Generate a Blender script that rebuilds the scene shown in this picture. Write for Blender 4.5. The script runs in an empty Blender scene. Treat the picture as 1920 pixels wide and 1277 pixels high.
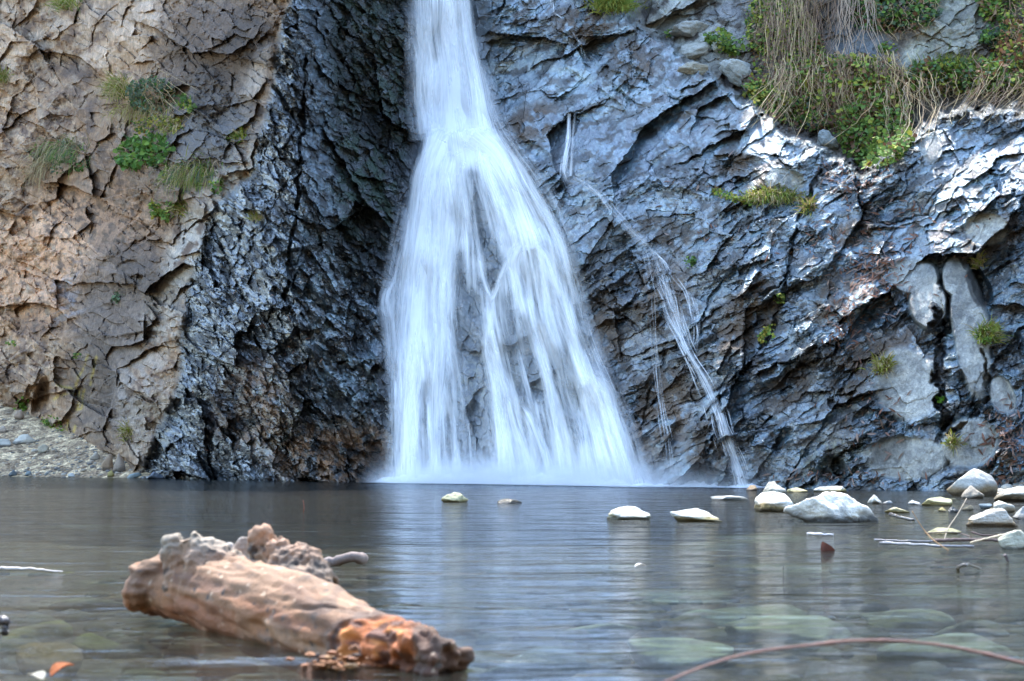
import bpy, math, random
import numpy as np
R = math.radians
sc = bpy.context.scene
COL = sc.collection
# ------------------------------------------------------------------ camera, world, sun, exposure
F = 2637.0; CAMH = 0.30; HZ = 850.0           # focal length in photo pixels, eye height, horizon row
PITCH = math.atan((HZ - 638.5) / F)
cd = bpy.data.cameras.new('camera'); cam = bpy.data.objects.new('camera', cd); COL.objects.link(cam)
cam.location = (0, 0, CAMH); cam.rotation_euler = (math.pi/2 + PITCH, 0, 0)
cd.sensor_width = 36; cd.lens = 36*F/1920; cd.clip_start = 0.05; cd.clip_end = 400
cd.dof.use_dof = True; cd.dof.focus_distance = 12.0; cd.dof.aperture_fstop = 9.0
sc.camera = cam
SUN_EL, SUN_AZ = R(60), R(-8)
w = bpy.data.worlds.new('World'); sc.world = w; w.use_nodes = True
nt = w.node_tree; bg = nt.nodes['Background']
sk = nt.nodes.new('ShaderNodeTexSky'); sk.sky_type = 'NISHITA'; sk.sun_disc = False
sk.sun_elevation = SUN_EL; sk.sun_rotation = SUN_AZ; sk.air_density = 1.4; sk.dust_density = .3; sk.ozone_density = 1.0
nt.links.new(sk.outputs[0], bg.inputs[0]); bg.inputs[1].default_value = 0.15
sd = bpy.data.lights.new('sun', 'SUN'); sun = bpy.data.objects.new('sun', sd); COL.objects.link(sun)
sd.energy = 2.0; sd.angle = R(0.5); sd.color = (1, .94, .86)
from mathutils import Vector, Matrix
sdir = Vector((math.sin(SUN_AZ)*math.cos(SUN_EL), math.cos(SUN_AZ)*math.cos(SUN_EL), math.sin(SUN_EL)))
sun.rotation_euler = sdir.to_track_quat('Z', 'Y').to_euler(); sun.location = (0, 20, 30)
sc.view_settings.view_transform = 'Standard'; sc.view_settings.look = 'None'
sc.view_settings.gamma = 1; sc.view_settings.exposure = 2.6
sc.render.engine = 'CYCLES'; cy = sc.cycles
cy.use_denoising = True; cy.max_bounces = 8; cy.diffuse_bounces = 3; cy.glossy_bounces = 3
cy.transparent_max_bounces = 48; cy.transmission_bounces = 4; cy.volume_bounces = 1
cy.caustics_reflective = False; cy.caustics_refractive = False; cy.sample_clamp_indirect = 8
cy.volume_step_rate = 2.0

# ------------------------------------------------------------------ pixel <-> world
CP, SP = math.cos(PITCH), math.sin(PITCH)
def ray(u, v):
    x = (u - 960.0)/F; y = (638.5 - v)/F
    return x, CP - y*SP, SP + y*CP            # world direction (not normalised)
def at(u, v, Y):
    x, yy, z = ray(u, v); t = Y/yy
    return np.stack([x*t, np.ones_like(x*t)*Y if np.ndim(t) else t*yy, CAMH + z*t], -1)
def V3(u, v, Y): return Vector([float(c) for c in at(float(u), float(v), float(Y))])
def onz(u, v, z0=0.0):                        # where the line of sight meets height z0
    x, yy, z = ray(float(u), float(v)); t = (z0 - CAMH)/z
    return Vector((x*t, yy*t, z0))

# ------------------------------------------------------------------ numpy noise
def hsh(ix, iy, seed):
    with np.errstate(over='ignore'):
        h = (ix.astype(np.uint32)*np.uint32(374761393) + iy.astype(np.uint32)*np.uint32(668265263) + np.uint32((seed*974711+12345) & 0xffffffff))
        h = (h ^ (h >> np.uint32(13)))*np.uint32(1274126177)
        h = (h ^ (h >> np.uint32(16)))*np.uint32(2246822519)
        h = h ^ (h >> np.uint32(15))
    return h.astype(np.float32)/np.float32(4294967295.0)
def ii(a): return a.astype(np.int64) & 0xffffffff
def perlin(x, y, seed=0):
    x0 = np.floor(x); y0 = np.floor(y); fx = (x-x0).astype(np.float32); fy = (y-y0).astype(np.float32)
    sx = fx*fx*fx*(fx*(fx*6-15)+10); sy = fy*fy*fy*(fy*(fy*6-15)+10)
    def g(dx, dy):
        a = hsh(ii(x0+dx), ii(y0+dy), seed)*np.float32(2*math.pi)
        return np.cos(a)*(fx-dx) + np.sin(a)*(fy-dy)
    a = g(0,0); b = g(1,0); c = g(0,1); d = g(1,1)
    return (a + sx*(b-a) + sy*((c + sx*(d-c)) - (a + sx*(b-a))))*1.5
def fbm(x, y, octv=4, seed=0, gain=.5):
    r = 0; a = 1.0; n = 0
    for k in range(octv):
        r = r + a*perlin(x*2**k, y*2**k, seed+k*17); n += a; a *= gain
    return r/n
def ridge(x, y, octv=4, seed=0, gain=.5):
    r = 0; a = 1.0; n = 0
    for k in range(octv):
        r = r + a*(1-np.abs(perlin(x*2**k, y*2**k, seed+k*17))*1.7); n += a; a *= gain
    return r/n
def facet(x, y, seed, slope, off=.5):
    """broken rock: every cell its own tilted plane; returns height (cell units), F1, F2-F1, cell random"""
    x0 = np.floor(x); y0 = np.floor(y)
    f1 = np.full(x.shape, 9, np.float32); f2 = f1.copy(); h = np.zeros_like(f1); rid = np.zeros_like(f1)
    for dy in (-1,0,1):
        for dx in (-1,0,1):
            cx = ii(x0+dx); cyy = ii(y0+dy)
            r1 = hsh(cx, cyy, seed); r2 = hsh(cx, cyy, seed+1)
            px = (x0+dx+r1 - x).astype(np.float32); py = (y0+dy+r2 - y).astype(np.float32)
            d = np.sqrt(px*px+py*py)
            r3 = hsh(cx, cyy, seed+2); r4 = hsh(cx, cyy, seed+3); r5 = hsh(cx, cyy, seed+4)
            ang = r3*2*math.pi; s = slope*(0.4+0.6*r4)
            hh = -(px*np.cos(ang)+py*np.sin(ang))*s + (r5-.5)*off
            m = d < f1
            f2 = np.where(m, f1, np.minimum(f2, d)); f1 = np.where(m, d, f1)
            h = np.where(m, hh, h); rid = np.where(m, r5, rid)
    return h, f1, f2-f1, rid
def sstep(a, b, x):
    t = np.clip((x-a)/(b-a), 0, 1); return t*t*(3-2*t)
def rot(u, v, deg):
    a = R(deg); return u*math.cos(a)+v*math.sin(a), -u*math.sin(a)+v*math.cos(a)
def polyd(u, v, pts):
    """distance to polyline and parameter"""
    best = np.full(np.shape(u), 1e9, np.float32)
    for (ax, ay), (bx, by) in zip(pts[:-1], pts[1:]):
        dx, dy = bx-ax, by-ay; L = dx*dx+dy*dy
        t = np.clip(((u-ax)*dx+(v-ay)*dy)/L, 0, 1)
        best = np.minimum(best, np.hypot(u-ax-t*dx, v-ay-t*dy))
    return best
def blob(u, v, cu, cv, ru, rv, ang=0, soft=.5):
    a, b = rot(u-cu, v-cv, ang); d = np.sqrt((a/ru)**2+(b/rv)**2)
    return 1-sstep(1-soft, 1+soft, d)

# ------------------------------------------------------------------ mesh helpers
def mesh_np(name, co, faces, mat, parent=None, smooth=False, cols=None, uv=None, floats=None):
    """co (n,3), faces (m,k) int array or list of such arrays"""
    if not isinstance(faces, list): faces = [faces]
    faces = [np.asarray(f, np.int32) for f in faces if len(f)]
    me = bpy.data.meshes.new(name); me.vertices.add(len(co))
    me.vertices.foreach_set('co', np.ascontiguousarray(co, np.float32).ravel())
    idx = np.concatenate([f.ravel() for f in faces]); me.loops.add(len(idx))
    tot = np.concatenate([np.full(len(f), f.shape[1], np.int32) for f in faces])
    me.polygons.add(len(tot)); me.loops.foreach_set('vertex_index', idx)
    st = np.concatenate([[0], np.cumsum(tot)[:-1]]).astype(np.int32)
    me.polygons.foreach_set('loop_start', st); me.polygons.foreach_set('loop_total', tot)
    me.update(calc_edges=True); me.validate()
    me.polygons.foreach_set('use_smooth', np.full(len(me.polygons), smooth)); 
    if cols is not None:
        a = me.color_attributes.new('col', 'FLOAT_COLOR', 'POINT')
        c = np.ones((len(co), 4), np.float32); c[:, :cols.shape[1]] = cols; a.data.foreach_set('color', c.ravel())
    if floats:
        for k, arr in floats.items():
            a = me.attributes.new(k, 'FLOAT', 'POINT'); a.data.foreach_set('value', np.asarray(arr, np.float32).ravel())
    if uv is not None:
        a = me.attributes.new('flow', 'FLOAT2', 'POINT'); a.data.foreach_set('vector', np.asarray(uv, np.float32).ravel())
    me.materials.append(mat)
    o = bpy.data.objects.new(name, me); COL.objects.link(o)
    if parent: o.parent = parent
    return o
def grid_faces(nr, nc, flip=False):
    i = np.arange(nr*nc).reshape(nr, nc)
    f = np.stack([i[:-1,:-1], i[1:,:-1], i[1:,1:], i[:-1,1:]], -1).reshape(-1, 4)
    return f[:, ::-1] if flip else f
class MB:
    """collects pieces of one mesh"""
    def __init__(s): s.co=[]; s.q=[]; s.t=[]; s.c=[]; s.n=0
    def add(s, co, faces, col):
        co = np.asarray(co, np.float32); faces = np.asarray(faces, np.int32)
        (s.q if faces.shape[1] == 4 else s.t).append(faces+s.n)
        s.co.append(co); c = np.asarray(col, np.float32)
        s.c.append(np.broadcast_to(c, (len(co), 3)) if c.ndim == 1 else c); s.n += len(co)
    def build(s, name, mat, parent=None, smooth=False):
        f = []
        if s.q: f.append(np.concatenate(s.q))
        if s.t: f.append(np.concatenate(s.t))
        return mesh_np(name, np.concatenate(s.co), f, mat, parent, smooth, np.concatenate(s.c))
def tag(o, label=None, cat=None, group=None, kind=None):
    if label: o['label'] = label
    if cat: o['category'] = cat
    if group: o['group'] = group
    if kind: o['kind'] = kind
    return o
def empty(name, loc, label, cat, group=None):
    o = bpy.data.objects.new(name, None); COL.objects.link(o); o.location = loc; o.empty_display_size = .1
    return tag(o, label, cat, group)
def origin_to(o, p):
    p = Vector(p); o.data.transform(Matrix.Translation(-p)); o.location = p; return o

# ------------------------------------------------------------------ materials
class NT:
    def __init__(s, name):
        s.m = bpy.data.materials.new(name); s.m.use_nodes = True; s.t = s.m.node_tree; s.N = s.t.nodes; s.t.nodes.clear()
        s.out = s.N.new('ShaderNodeOutputMaterial')
    def n(s, typ, **kw):
        x = s.N.new('ShaderNode'+typ)
        for k, v in kw.items():
            if k[0] == '_': setattr(x, k[1:], v)
            else:
                key = int(k[1:]) if k[0] == 'i' and k[1:].isdigit() else k.replace('__', ' ')
                sock = x.inputs[key]
                if isinstance(v, bpy.types.NodeSocket): s.t.links.new(v, sock)
                else: sock.default_value = v
        return x
    def math(s, op, a, b=None, c=None, clamp=False):
        kw = {'i0': a}
        if b is not None: kw['i1'] = b
        if c is not None: kw['i2'] = c
        return s.n('Math', _operation=op, _use_clamp=clamp, **kw).outputs[0]
    def mix(s, f, a, b, bt='MIX'):
        x = s.n('Mix', _data_type='RGBA', _blend_type=bt)
        for sock, v in ((x.inputs[0], f), (x.inputs[6], a), (x.inputs[7], b)):
            if isinstance(v, bpy.types.NodeSocket): s.t.links.new(v, sock)
            else: sock.default_value = v if not isinstance(v, tuple) or len(v) == 4 else (*v, 1)
        return x.outputs[2]
    def ramp(s, f, pts):
        x = s.n('ValToRGB', Fac=f); e = x.color_ramp.elements
        while len(e) < len(pts): e.new(.5)
        for k, (p, c) in zip(e, pts): k.position = p; k.color = (*c, 1) if len(c) == 3 else c
        return x.outputs[0]
    def attr(s, name, out='Color'): return s.n('Attribute', _attribute_name=name).outputs[out]
    def scaled(s, vec, sx, sy, sz, rotz=(0,0,0)):
        return s.n('Mapping', Vector=vec, Scale=(sx, sy, sz), Rotation=rotz).outputs[0]
    def pos(s): return s.n('TexCoord').outputs['Object']
    def surf(s, sh, vol=False): s.t.links.new(sh, s.out.inputs['Volume' if vol else 'Surface']); return s.m
def noise(T, vec, scale, detail=4, rough=.55, dist=0):
    return T.n('TexNoise', Vector=vec, Scale=scale, Detail=detail, Roughness=rough, Distortion=dist).outputs['Fac']

def mat_cliff():
    T = NT('cliff rock'); p = T.pos(); col = T.attr('col'); wet = T.attr('wet', 'Fac')
    n1 = noise(T, p, 9, 6, .65); n2 = noise(T, p, 60, 4, .7)
    q = T.scaled(p, 1, 1, .45, (0, R(38), 0)); n3 = noise(T, q, 22, 5, .7, .6)
    c = T.mix(1.0, col, T.ramp(n1, [(.25,(.62,.62,.64)), (.5,(1,1,1)), (.75,(1.3,1.27,1.22))]), 'MULTIPLY')
    c = T.mix(1.0, c, T.ramp(n3, [(.3,(.6,.6,.62)), (.5,(1,1,1)), (.72,(1.4,1.36,1.3))]), 'MULTIPLY')
    c = T.mix(.8, c, T.ramp(n2, [(.3,(.72,.72,.72)), (.5,(1,1,1)), (.7,(1.25,1.25,1.25))]), 'MULTIPLY')
    vor = T.n('TexVoronoi', _feature='DISTANCE_TO_EDGE', Vector=q, Scale=14).outputs['Distance']
    n5 = noise(T, p, 26, 5, .75); hgt = T.math('ADD', T.math('MULTIPLY', n3, 1.0), T.math('MULTIPLY', n2, .35))
    hgt = T.math('ADD', hgt, T.math('MULTIPLY', T.math('ABSOLUTE', T.math('SUBTRACT', n5, .5)), T.math('MULTIPLY_ADD', wet, -2.2, 2.6)))
    hgt = T.math('ADD', hgt, T.math('MULTIPLY', T.math('MINIMUM', vor, .10), .5))
    bmp = T.n('Bump', Strength=.8, Distance=.025, Height=hgt)
    n4 = noise(T, q, 55, 4, .7, .8)
    hg2 = T.math('ADD', hgt, T.math('MULTIPLY', n4, .8))
    bm2 = T.n('Bump', Strength=.55, Distance=.022, Height=hg2)
    wn = T.math('ADD', wet, T.math('MULTIPLY', T.math('MULTIPLY', T.math('SUBTRACT', n1, .5), .6), wet), clamp=True)
    rough = T.math('ADD', T.math('MULTIPLY', wn, -.5), .9)
    bs = T.n('BsdfPrincipled', Base__Color=c, Roughness=rough, Normal=bmp.outputs[0])
    T.t.links.new(wn, bs.inputs['Coat Weight'])
    T.t.links.new(T.math('MULTIPLY_ADD', n2, .30, -.06, clamp=True), bs.inputs['Coat Roughness'])
    bs.inputs['Coat IOR'].default_value = 2.6; bs.inputs['Coat Tint'].default_value = (.78,.92,1,1)
    T.t.links.new(bm2.outputs[0], bs.inputs['Coat Normal'])
    return T.surf(bs.outputs[0])
def mat_stone(name='stone', sc_=1.0, wetf=0.0, rough=.8):
    T = NT(name); p = T.pos(); col = T.attr('col')
    n1 = noise(T, p, 16*sc_, 6, .65); n2 = noise(T, p, 110*sc_, 4, .7)
    c = T.mix(1.0, col, T.ramp(n1, [(.25,(.7,.69,.68)), (.5,(1,1,1)), (.75,(1.15,1.14,1.12))]), 'MULTIPLY')
    c = T.mix(1.0, c, T.ramp(n2, [(.3,(.75,.74,.72)), (.48,(1,1,1)), (.7,(1.12,1.12,1.12))]), 'MULTIPLY')
    h = T.math('ADD', n1, T.math('MULTIPLY', n2, .3))
    b = T.n('Bump', Strength=.9, Distance=.022/sc_, Height=h)
    bs = T.n('BsdfPrincipled', Base__Color=c, Roughness=rough, Normal=b.outputs[0])
    return T.surf(bs.outputs[0])
def mat_ground():
    T = NT('ground gravel'); p = T.pos(); col = T.attr('col')
    v1 = T.n('TexVoronoi', Vector=p, Scale=9, Randomness=1); v2 = T.n('TexVoronoi', Vector=p, Scale=34, Randomness=1)
    n1 = noise(T, p, 3, 5, .6)
    g = T.ramp(T.n('SeparateColor', Color=v1.outputs['Color']).outputs[0], [(0,(.45,.42,.38)), (.4,(.9,.85,.78)), (.75,(1.15,1.15,1.05)), (1,(1.7,1.7,1.6))])
    g2 = T.ramp(T.n('SeparateColor', Color=v2.outputs['Color']).outputs[1], [(0,(.6,.58,.55)), (.6,(1,1,1)), (1,(1.5,1.5,1.45))])
    c = T.mix(1.0, T.mix(1.0, col, g, 'MULTIPLY'), g2, 'MULTIPLY')
    c = T.mix(1.0, c, T.ramp(n1, [(.3,(.7,.7,.7)), (.7,(1.2,1.2,1.2))]), 'MULTIPLY')
    h = T.math('ADD', T.math('MULTIPLY', v1.outputs['Distance'], -1), T.math('MULTIPLY', v2.outputs['Distance'], -.4))
    b = T.n('Bump', Strength=.8, Distance=.04, Height=h)
    bs = T.n('BsdfPrincipled', Base__Color=c, Roughness=.85, Normal=b.outputs[0])
    return T.surf(bs.outputs[0])
def mat_water():
    T = NT('pool water'); p = T.pos()
    a = noise(T, T.scaled(p, .9, 3.2, 1), 3.0, 5, .6, .4)
    b = noise(T, T.scaled(p, .5, 1.6, 1), 9.0, 4, .6, .3)
    c = noise(T, T.scaled(p, .8, 2.4, 1), 1.8, 3, .5)
    h = T.math('ADD', T.math('MULTIPLY', a, 1.0), T.math('MULTIPLY', b, .35)); h = T.math('ADD', h, T.math('MULTIPLY', c, 4.0))
    bm = T.n('Bump', Strength=.42, Distance=.040, Height=h).outputs[0]
    fr = T.n('Fresnel', IOR=1.38, Normal=bm).outputs[0]
    tr = T.n('BsdfTransparent', Color=(.70, .75, .68, 1)); rf = T.n('BsdfRefraction', Color=(.62,.71,.72,1), Roughness=.15, IOR=1.15, Normal=bm)
    m1 = T.n('MixShader', i0=.4, i1=tr.outputs[0], i2=rf.outputs[0])
    gl = T.n('BsdfGlossy', Color=(.95,.97,1,1), Roughness=.10, Normal=bm)
    m = T.n('MixShader', i0=T.math('MULTIPLY', fr, .95), i1=m1.outputs[0], i2=gl.outputs[0])
    return T.surf(m.outputs[0])
def mat_fall():
    T = NT('falling water'); fl = T.attr('flow', 'Vector'); dens = T.attr('dens', 'Fac')
    s1 = noise(T, T.scaled(fl, .20, .010, 1), 1.0, 4, .6); s2 = noise(T, T.scaled(fl, .07, .006, 1), 1.0, 4, .6, .2)
    s = T.math('ADD', T.math('MULTIPLY', s1, .6), T.math('MULTIPLY', s2, .4))
    s = T.n('MapRange', i0=s, i1=.36, i2=.64, i3=-.36, i4=.36).outputs[0]
    # thick water stays closed, thin water breaks into threads
    al = T.math('ADD', dens, T.math('MULTIPLY', s, T.math('MULTIPLY', T.math('MULTIPLY', dens, T.math('SUBTRACT', 1.35, dens)), 2.6)), clamp=True)
    df = T.n('BsdfDiffuse', Color=(.96,.97,.98,1)); tl = T.n('BsdfTranslucent', Color=(.93,.95,.97,1))
    mx = T.n('MixShader', i0=.25, i1=df.outputs[0], i2=tl.outputs[0])
    m = T.n('MixShader', i0=al, i1=T.n('BsdfTransparent').outputs[0], i2=mx.outputs[0])
    return T.surf(m.outputs[0])
def mat_leaf(name='leaf'):
    T = NT(name); col = T.attr('col')
    df = T.n('BsdfPrincipled', Base__Color=col, Roughness=.75); df.inputs['Specular IOR Level'].default_value = .2; tl = T.n('BsdfTranslucent', Color=col)
    return T.surf(T.n('MixShader', i0=.25, i1=df.outputs[0], i2=tl.outputs[0]).outputs[0])
def mat_wood(name='wood', sc_=1.0, rough=.75, coat=0):
    T = NT(name); p = T.pos(); col = T.attr('col')
    n1 = noise(T, p, 30*sc_, 6, .65); n2 = noise(T, p, 170*sc_, 4, .7); n3 = noise(T, p, 9*sc_, 3, .5)
    c = T.mix(1.0, col, T.ramp(n1, [(.28,(.8,.77,.75)), (.45,(1,1,1)), (.75,(1.15,1.14,1.12))]), 'MULTIPLY')
    c = T.mix(.8, c, T.ramp(n2, [(.3,(.72,.7,.68)), (.45,(1,1,1)), (.75,(1.2,1.2,1.2))]), 'MULTIPLY')
    c = T.mix(.6, c, T.ramp(n3, [(.35,(.8,.78,.8)), (.6,(1.1,1.0,.92))]), 'MULTIPLY')
    h = T.math('ADD', n1, T.math('MULTIPLY', n2, .35))
    b = T.n('Bump', Strength=.8, Distance=.006, Height=h)
    bs = T.n('BsdfPrincipled', Base__Color=c, Roughness=rough, Normal=b.outputs[0]); bs.inputs['Coat Weight'].default_value = coat
    return T.surf(bs.outputs[0])
M_CLIFF = mat_cliff(); M_STONE = mat_stone(); M_GROUND = mat_ground(); M_WATER = mat_water(); M_FALL = mat_fall()
M_LEAF = mat_leaf(); M_WOOD = mat_wood(); M_WETWOOD = mat_wood('wet wood', 1, .3, .6); M_WETSTONE = mat_stone('wet stone', 1, 1, .25)
M_BOULDER = mat_stone('boulder', .5)

# ------------------------------------------------------------------ the cliff
VTOP = -700.0
us = np.concatenate([np.linspace(-1500, -600, 60, endpoint=False), np.arange(-600, -90, 3.4), np.arange(-90, 2010, 1.7), np.arange(2012, 2400, 3.4), np.linspace(2403, 3400, 60)])
vs = np.concatenate([np.linspace(VTOP, -300, 30, endpoint=False), np.arange(-300, -50, 3.4), np.arange(-50, 935, 1.7), np.linspace(936, 1000, 8)])
U, Vv = np.meshgrid(us.astype(np.float32), vs.astype(np.float32))
CU = np.array([-1500,-400, 0, 150, 240, 420, 560, 640, 740, 830, 950, 1080, 1200, 1400, 1550, 1700, 1920, 2300, 3400], float)
Y0 = np.array([32, 24, 21, 19.2, 17.7, 16, 15.4, 15.1, 14.6, 14.4, 14, 13.5, 12.9, 12.2, 11.8, 11.5, 11.1, 10.4, 7.5])
RV = np.array([1000, 905, 750, 600, 450, 300, 250, 150, 0, -300, -1150], float)     # rows; added depth per column
ADD = np.array([
 # -1500,-400,  0, 150, 240, 420, 560, 640, 740, 830, 950,1080,1200,1400,1550,1700,1920,2300,3400
 [-.1,-.1,-.1,-.1,-.1,-.1,-.1,-.1,-.1,-.1,-.1,-.1,-.1,-.1,-.1,-.1,-.1,-.1,-.1],
 [  0,  0,  0,  0,  0,  0,  0,  0,  0,  0,  0,  0,  0,  0,  0,  0,  0,  0,  0],
 [ .4, .2, .1, .3, .3,-.1,-.2, .1, .4, .35,.3, .3, .35,.25,.3, .3, .3, .3, .3],
 [ .7, .4, .2, .5, .5, .0,-.2, .4, .9, .8, .6, .55,.7, .6, .6, .55,.5, .5, .5],
 [1.0, .6, .3, .7, .7, .2,-.1, .8,1.5,1.25,1.0,.9, 1.2,1.1,1.1,1.0,.8, .8, .8],
 [1.4, .9, .5,1.0, .9, .4, .0,1.2,2.1,1.8,1.6,1.5,1.7,1.7,1.7,1.4,1.2,1.2,1.2],
 [1.5,1.0, .6,1.1,1.0, .5, .0,1.4,2.3,2.3,1.9,1.8,2.0,2.0,2.0,1.7,1.5,1.5,1.5],
 [1.8,1.2, .9,1.3,1.2, .6, .1,1.6,2.5,2.7,2.5,2.4,2.6,2.5,2.3,2.0,1.9,1.9,1.9],
 [2.3,1.6,1.3,1.6,1.4, .8, .2,1.8,2.7,3.0,3.0,3.1,3.3,3.2,2.9,2.6,2.4,2.4,2.4],
 [4.0,3.0,2.2,2.4,2.0,1.4,1.0,2.5,3.3,3.7,4.0,4.3,4.6,4.6,4.2,3.9,3.6,3.6,3.6],
 [6.0,5.0,4.2,4.0,3.5,3.0,3.0,3.6,4.3,4.7,5.0,5.4,5.7,5.8,5.6,5.4,5.2,5.2,5.2]])
def smooth_interp(xq, xp, fp):
    # cubic hermite (monotone-ish) along axis 0 of fp
    m = np.gradient(fp, xp, axis=0)
    i = np.clip(np.searchsorted(xp, xq)-1, 0, len(xp)-2); h = xp[i+1]-xp[i]; t = ((xq-xp[i])/h)
    sh = (len(xq),)+(1,)*(fp.ndim-1); t = t.reshape(sh); h = h.reshape(sh)
    return (fp[i]*(1+2*t)*(1-t)**2 + m[i]*h*t*(1-t)**2 + fp[i+1]*t*t*(3-2*t) + m[i+1]*h*t*t*(t-1))
rows = smooth_interp(us, CU, ADD.T).T                     # rows x nu
order = np.argsort(RV)
base = smooth_interp(vs, RV[order], rows[order])          # nv x nu
Yb = base + smooth_interp(us, CU, Y0)[None, :]
Yb = Yb.astype(np.float32)
# noise-warped coordinates
wu = U + 15*fbm(U/110, Vv/110, 4, 5) + 6*fbm(U/24, Vv/24, 3, 9); wv = Vv + 15*fbm(U/110, Vv/110, 4, 31) + 6*fbm(U/24, Vv/24, 3, 41)
wu2 = U + 5*fbm(U/40, Vv/40, 4, 55); wv2 = Vv + 5*fbm(U/40, Vv/40, 4, 61)
def lineu(v, pts):   # u of a boundary at v
    p = np.array(pts, float); return np.interp(v, p[:,0], p[:,1]).astype(np.float32)
bt = lineu(wv, [(-900,600),(0,545),(100,525),(180,505),(260,485),(330,470),(390,405),(480,372),(560,352),(650,340),(750,325),(830,290),(900,262),(1000,250)])
wT = 1-sstep(-10, 10, wu-bt)                              # dry tan rock on the left
wetL = lineu(wv, [(-900,770),(0,772),(250,785),(450,745),(560,722),(900,738)])
wetR = lineu(wv, [(-900,900),(0,890),(250,935),(320,985),(450,1055),(600,1100),(750,1150),(900,1200)])
wF = sstep(-30, 10, U-wetL)*(1-sstep(-10, 30, U-wetR))    # bed of the waterfall
wB = (1-wT)*(1-sstep(-30, 10, U-wetL))                    # black wet rock
wR = sstep(-10, 30, U-wetR)
# ledge over the right hand dome; above it the rock steps back
led = lineu(wu, [(-900,-900),(940,-400),(1120,-60),(1180,45),(1250,85),(1300,120),(1360,170),(1430,212),(1500,262),(1570,305),(1610,335),(1660,300),(1720,250),(1760,222),(1810,205),(1920,215),(2100,215),(3400,215)])
above = sstep(6, -14, wv-led+16*fbm(U/26, Vv/26, 4, 559))*sstep(1150, 1220, U)
H = np.zeros_like(U)                                      # relief in photo pixels, + towards the viewer
def fac(u, v, ang, sx, sy, seed, slope, off=.5, crack=0, cw=.06):
    a, b = rot(u, v, ang); h, f1, e, rid = facet(a/sx, b/sy, seed, slope, off)
    h = h*min(sx, sy)
    if crack: h = h - crack*(1-sstep(0, cw, e))*sstep(.0, .35, fbm(u/(sx*1.3), v/(sx*1.3), 2, seed+7))
    return h, rid
# left: dry blocks
hT, ridT = fac(wu, wv, 28, 170, 90, 1, .9, .10, 2, .03)
a_, r2T = fac(wu, wv, -40, 74, 40, 11, 1.1, .12); b_, _ = fac(wu2, wv2, 35, 30, 15, 21, 1.1, .15); c_, _ = fac(wu2, wv2, -20, 9, 7, 27, .7)
hT = 1.15*hT + 1.1*a_ + 1.0*b_ + .8*c_ + 20*fbm(U/75, Vv/60, 5, 71) + 5*ridge(U/40, Vv/30, 4, 70) + 2.6*fbm(U/9, Vv/9, 3, 72)
# black: steep sharp slabs
hB, ridB = fac(wu, wv, 62, 150, 70, 101, 1.0, .7, 10, .05)
a_, r2B = fac(wu, wv, 48, 52, 26, 111, 1.25, .8, 6, .06); b_, _ = fac(wu2, wv2, 60, 22, 11, 121, 1.3, .8, 2, .08); c_, _ = fac(wu2, wv2, 35, 9, 6, 127, 1.2)
hB = hB + a_ + b_ + .8*c_ + 8*fbm(U/50, Vv/50, 5, 73) + 1.4*fbm(U/8, Vv/8, 3, 74)
# right: folded schist, slabs and ripples climbing to the right
hR, ridR = fac(wu, wv, -42, 210, 110, 201, .6, .5, 10, .04)
a_, r2R = fac(wu, wv, -36, 82, 36, 211, .85, .6, 5, .06); b_, _ = fac(wu2, wv2, -30, 34, 15, 221, .95, .6, 2, .07); c_, _ = fac(wu2, wv2, -15, 13, 7, 227, .9)
ra, rb = rot(wu, wv, -28)
PSL = ((1715,520,46,34,0),(1740,570,36,50,-10),(1700,720,60,70,-25),(1820,620,34,130,-8),(1790,520,22,40,0),(1815,830,55,45,-15),(1880,740,22,36,-20),(1745,275,20,30,0),(1850,430,40,30,0),(1700,860,80,40,0),(1470,340,36,24,10))
slab = np.zeros_like(U)
for (a,b,c,d,e) in PSL: slab = np.maximum(slab, blob(wu2,wv2,a,b,c,d,e,.12))
flatm = np.maximum(blob(wu, wv, 1180, 260, 110, 70, 10), slab)              # smooth blue slab
det = 1-.75*flatm
det = det*(.35 + .75*sstep(-.2, .25, fbm(U/120+5, Vv/120, 3, 641)))
hR = hR*.8 + (a_ + .9*b_ + .7*c_)*det + 9*fbm(U/70, Vv/70, 5, 75) + 3.0*ridge(ra/46, rb/15, 3, 76)*det + 1.2*fbm(U/8, Vv/8, 3, 77)*det
def saw(ang, per, amp, seed, sharp=.82, wob=.9):
    # broken strata: ramps that end in a sharp step
    a, b = rot(wu, wv, ang); q = b/per + wob*fbm(a/(per*5), b/(per*2.2), 4, seed)
    i = np.floor(q); f = q - i; rr = hsh(ii(i), ii(np.floor(a/(per*3.2)+7.3*hsh(ii(i), ii(i*0), seed+1))), seed+2)
    return amp*(.25+1.3*rr)*np.where(f < sharp, f/sharp, (1-f)/(1-sharp))
hT = hT + .8*saw(20, 75, 9, 611)*sstep(-.1,.3,fbm(U/100, Vv/100, 2, 613)) + saw(-40, 22, 3, 612)*sstep(-.1,.3,fbm(U/80, Vv/80, 2, 614))
hB = hB + saw(58, 34, 11, 621) + saw(25, 17, 5, 622)
dm = blob(wu, wv, 1250, 220, 330, 190, 30, .5)              # strata of the dome follow its falling edge
amp = .25 + .95*sstep(-.22, .22, fbm(U/130, Vv/130, 3, 640))  # smooth slabs next to shattered ones
hR = hR + det*amp*((1-dm)*(saw(-34, 44, 11, 631) + saw(-22, 19, 5.5, 632) + saw(-55, 11, 2.6, 633)) + dm*(saw(34, 40, 8, 634) + saw(20, 17, 5, 635) + saw(-50, 12, 2.6, 636)))
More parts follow.
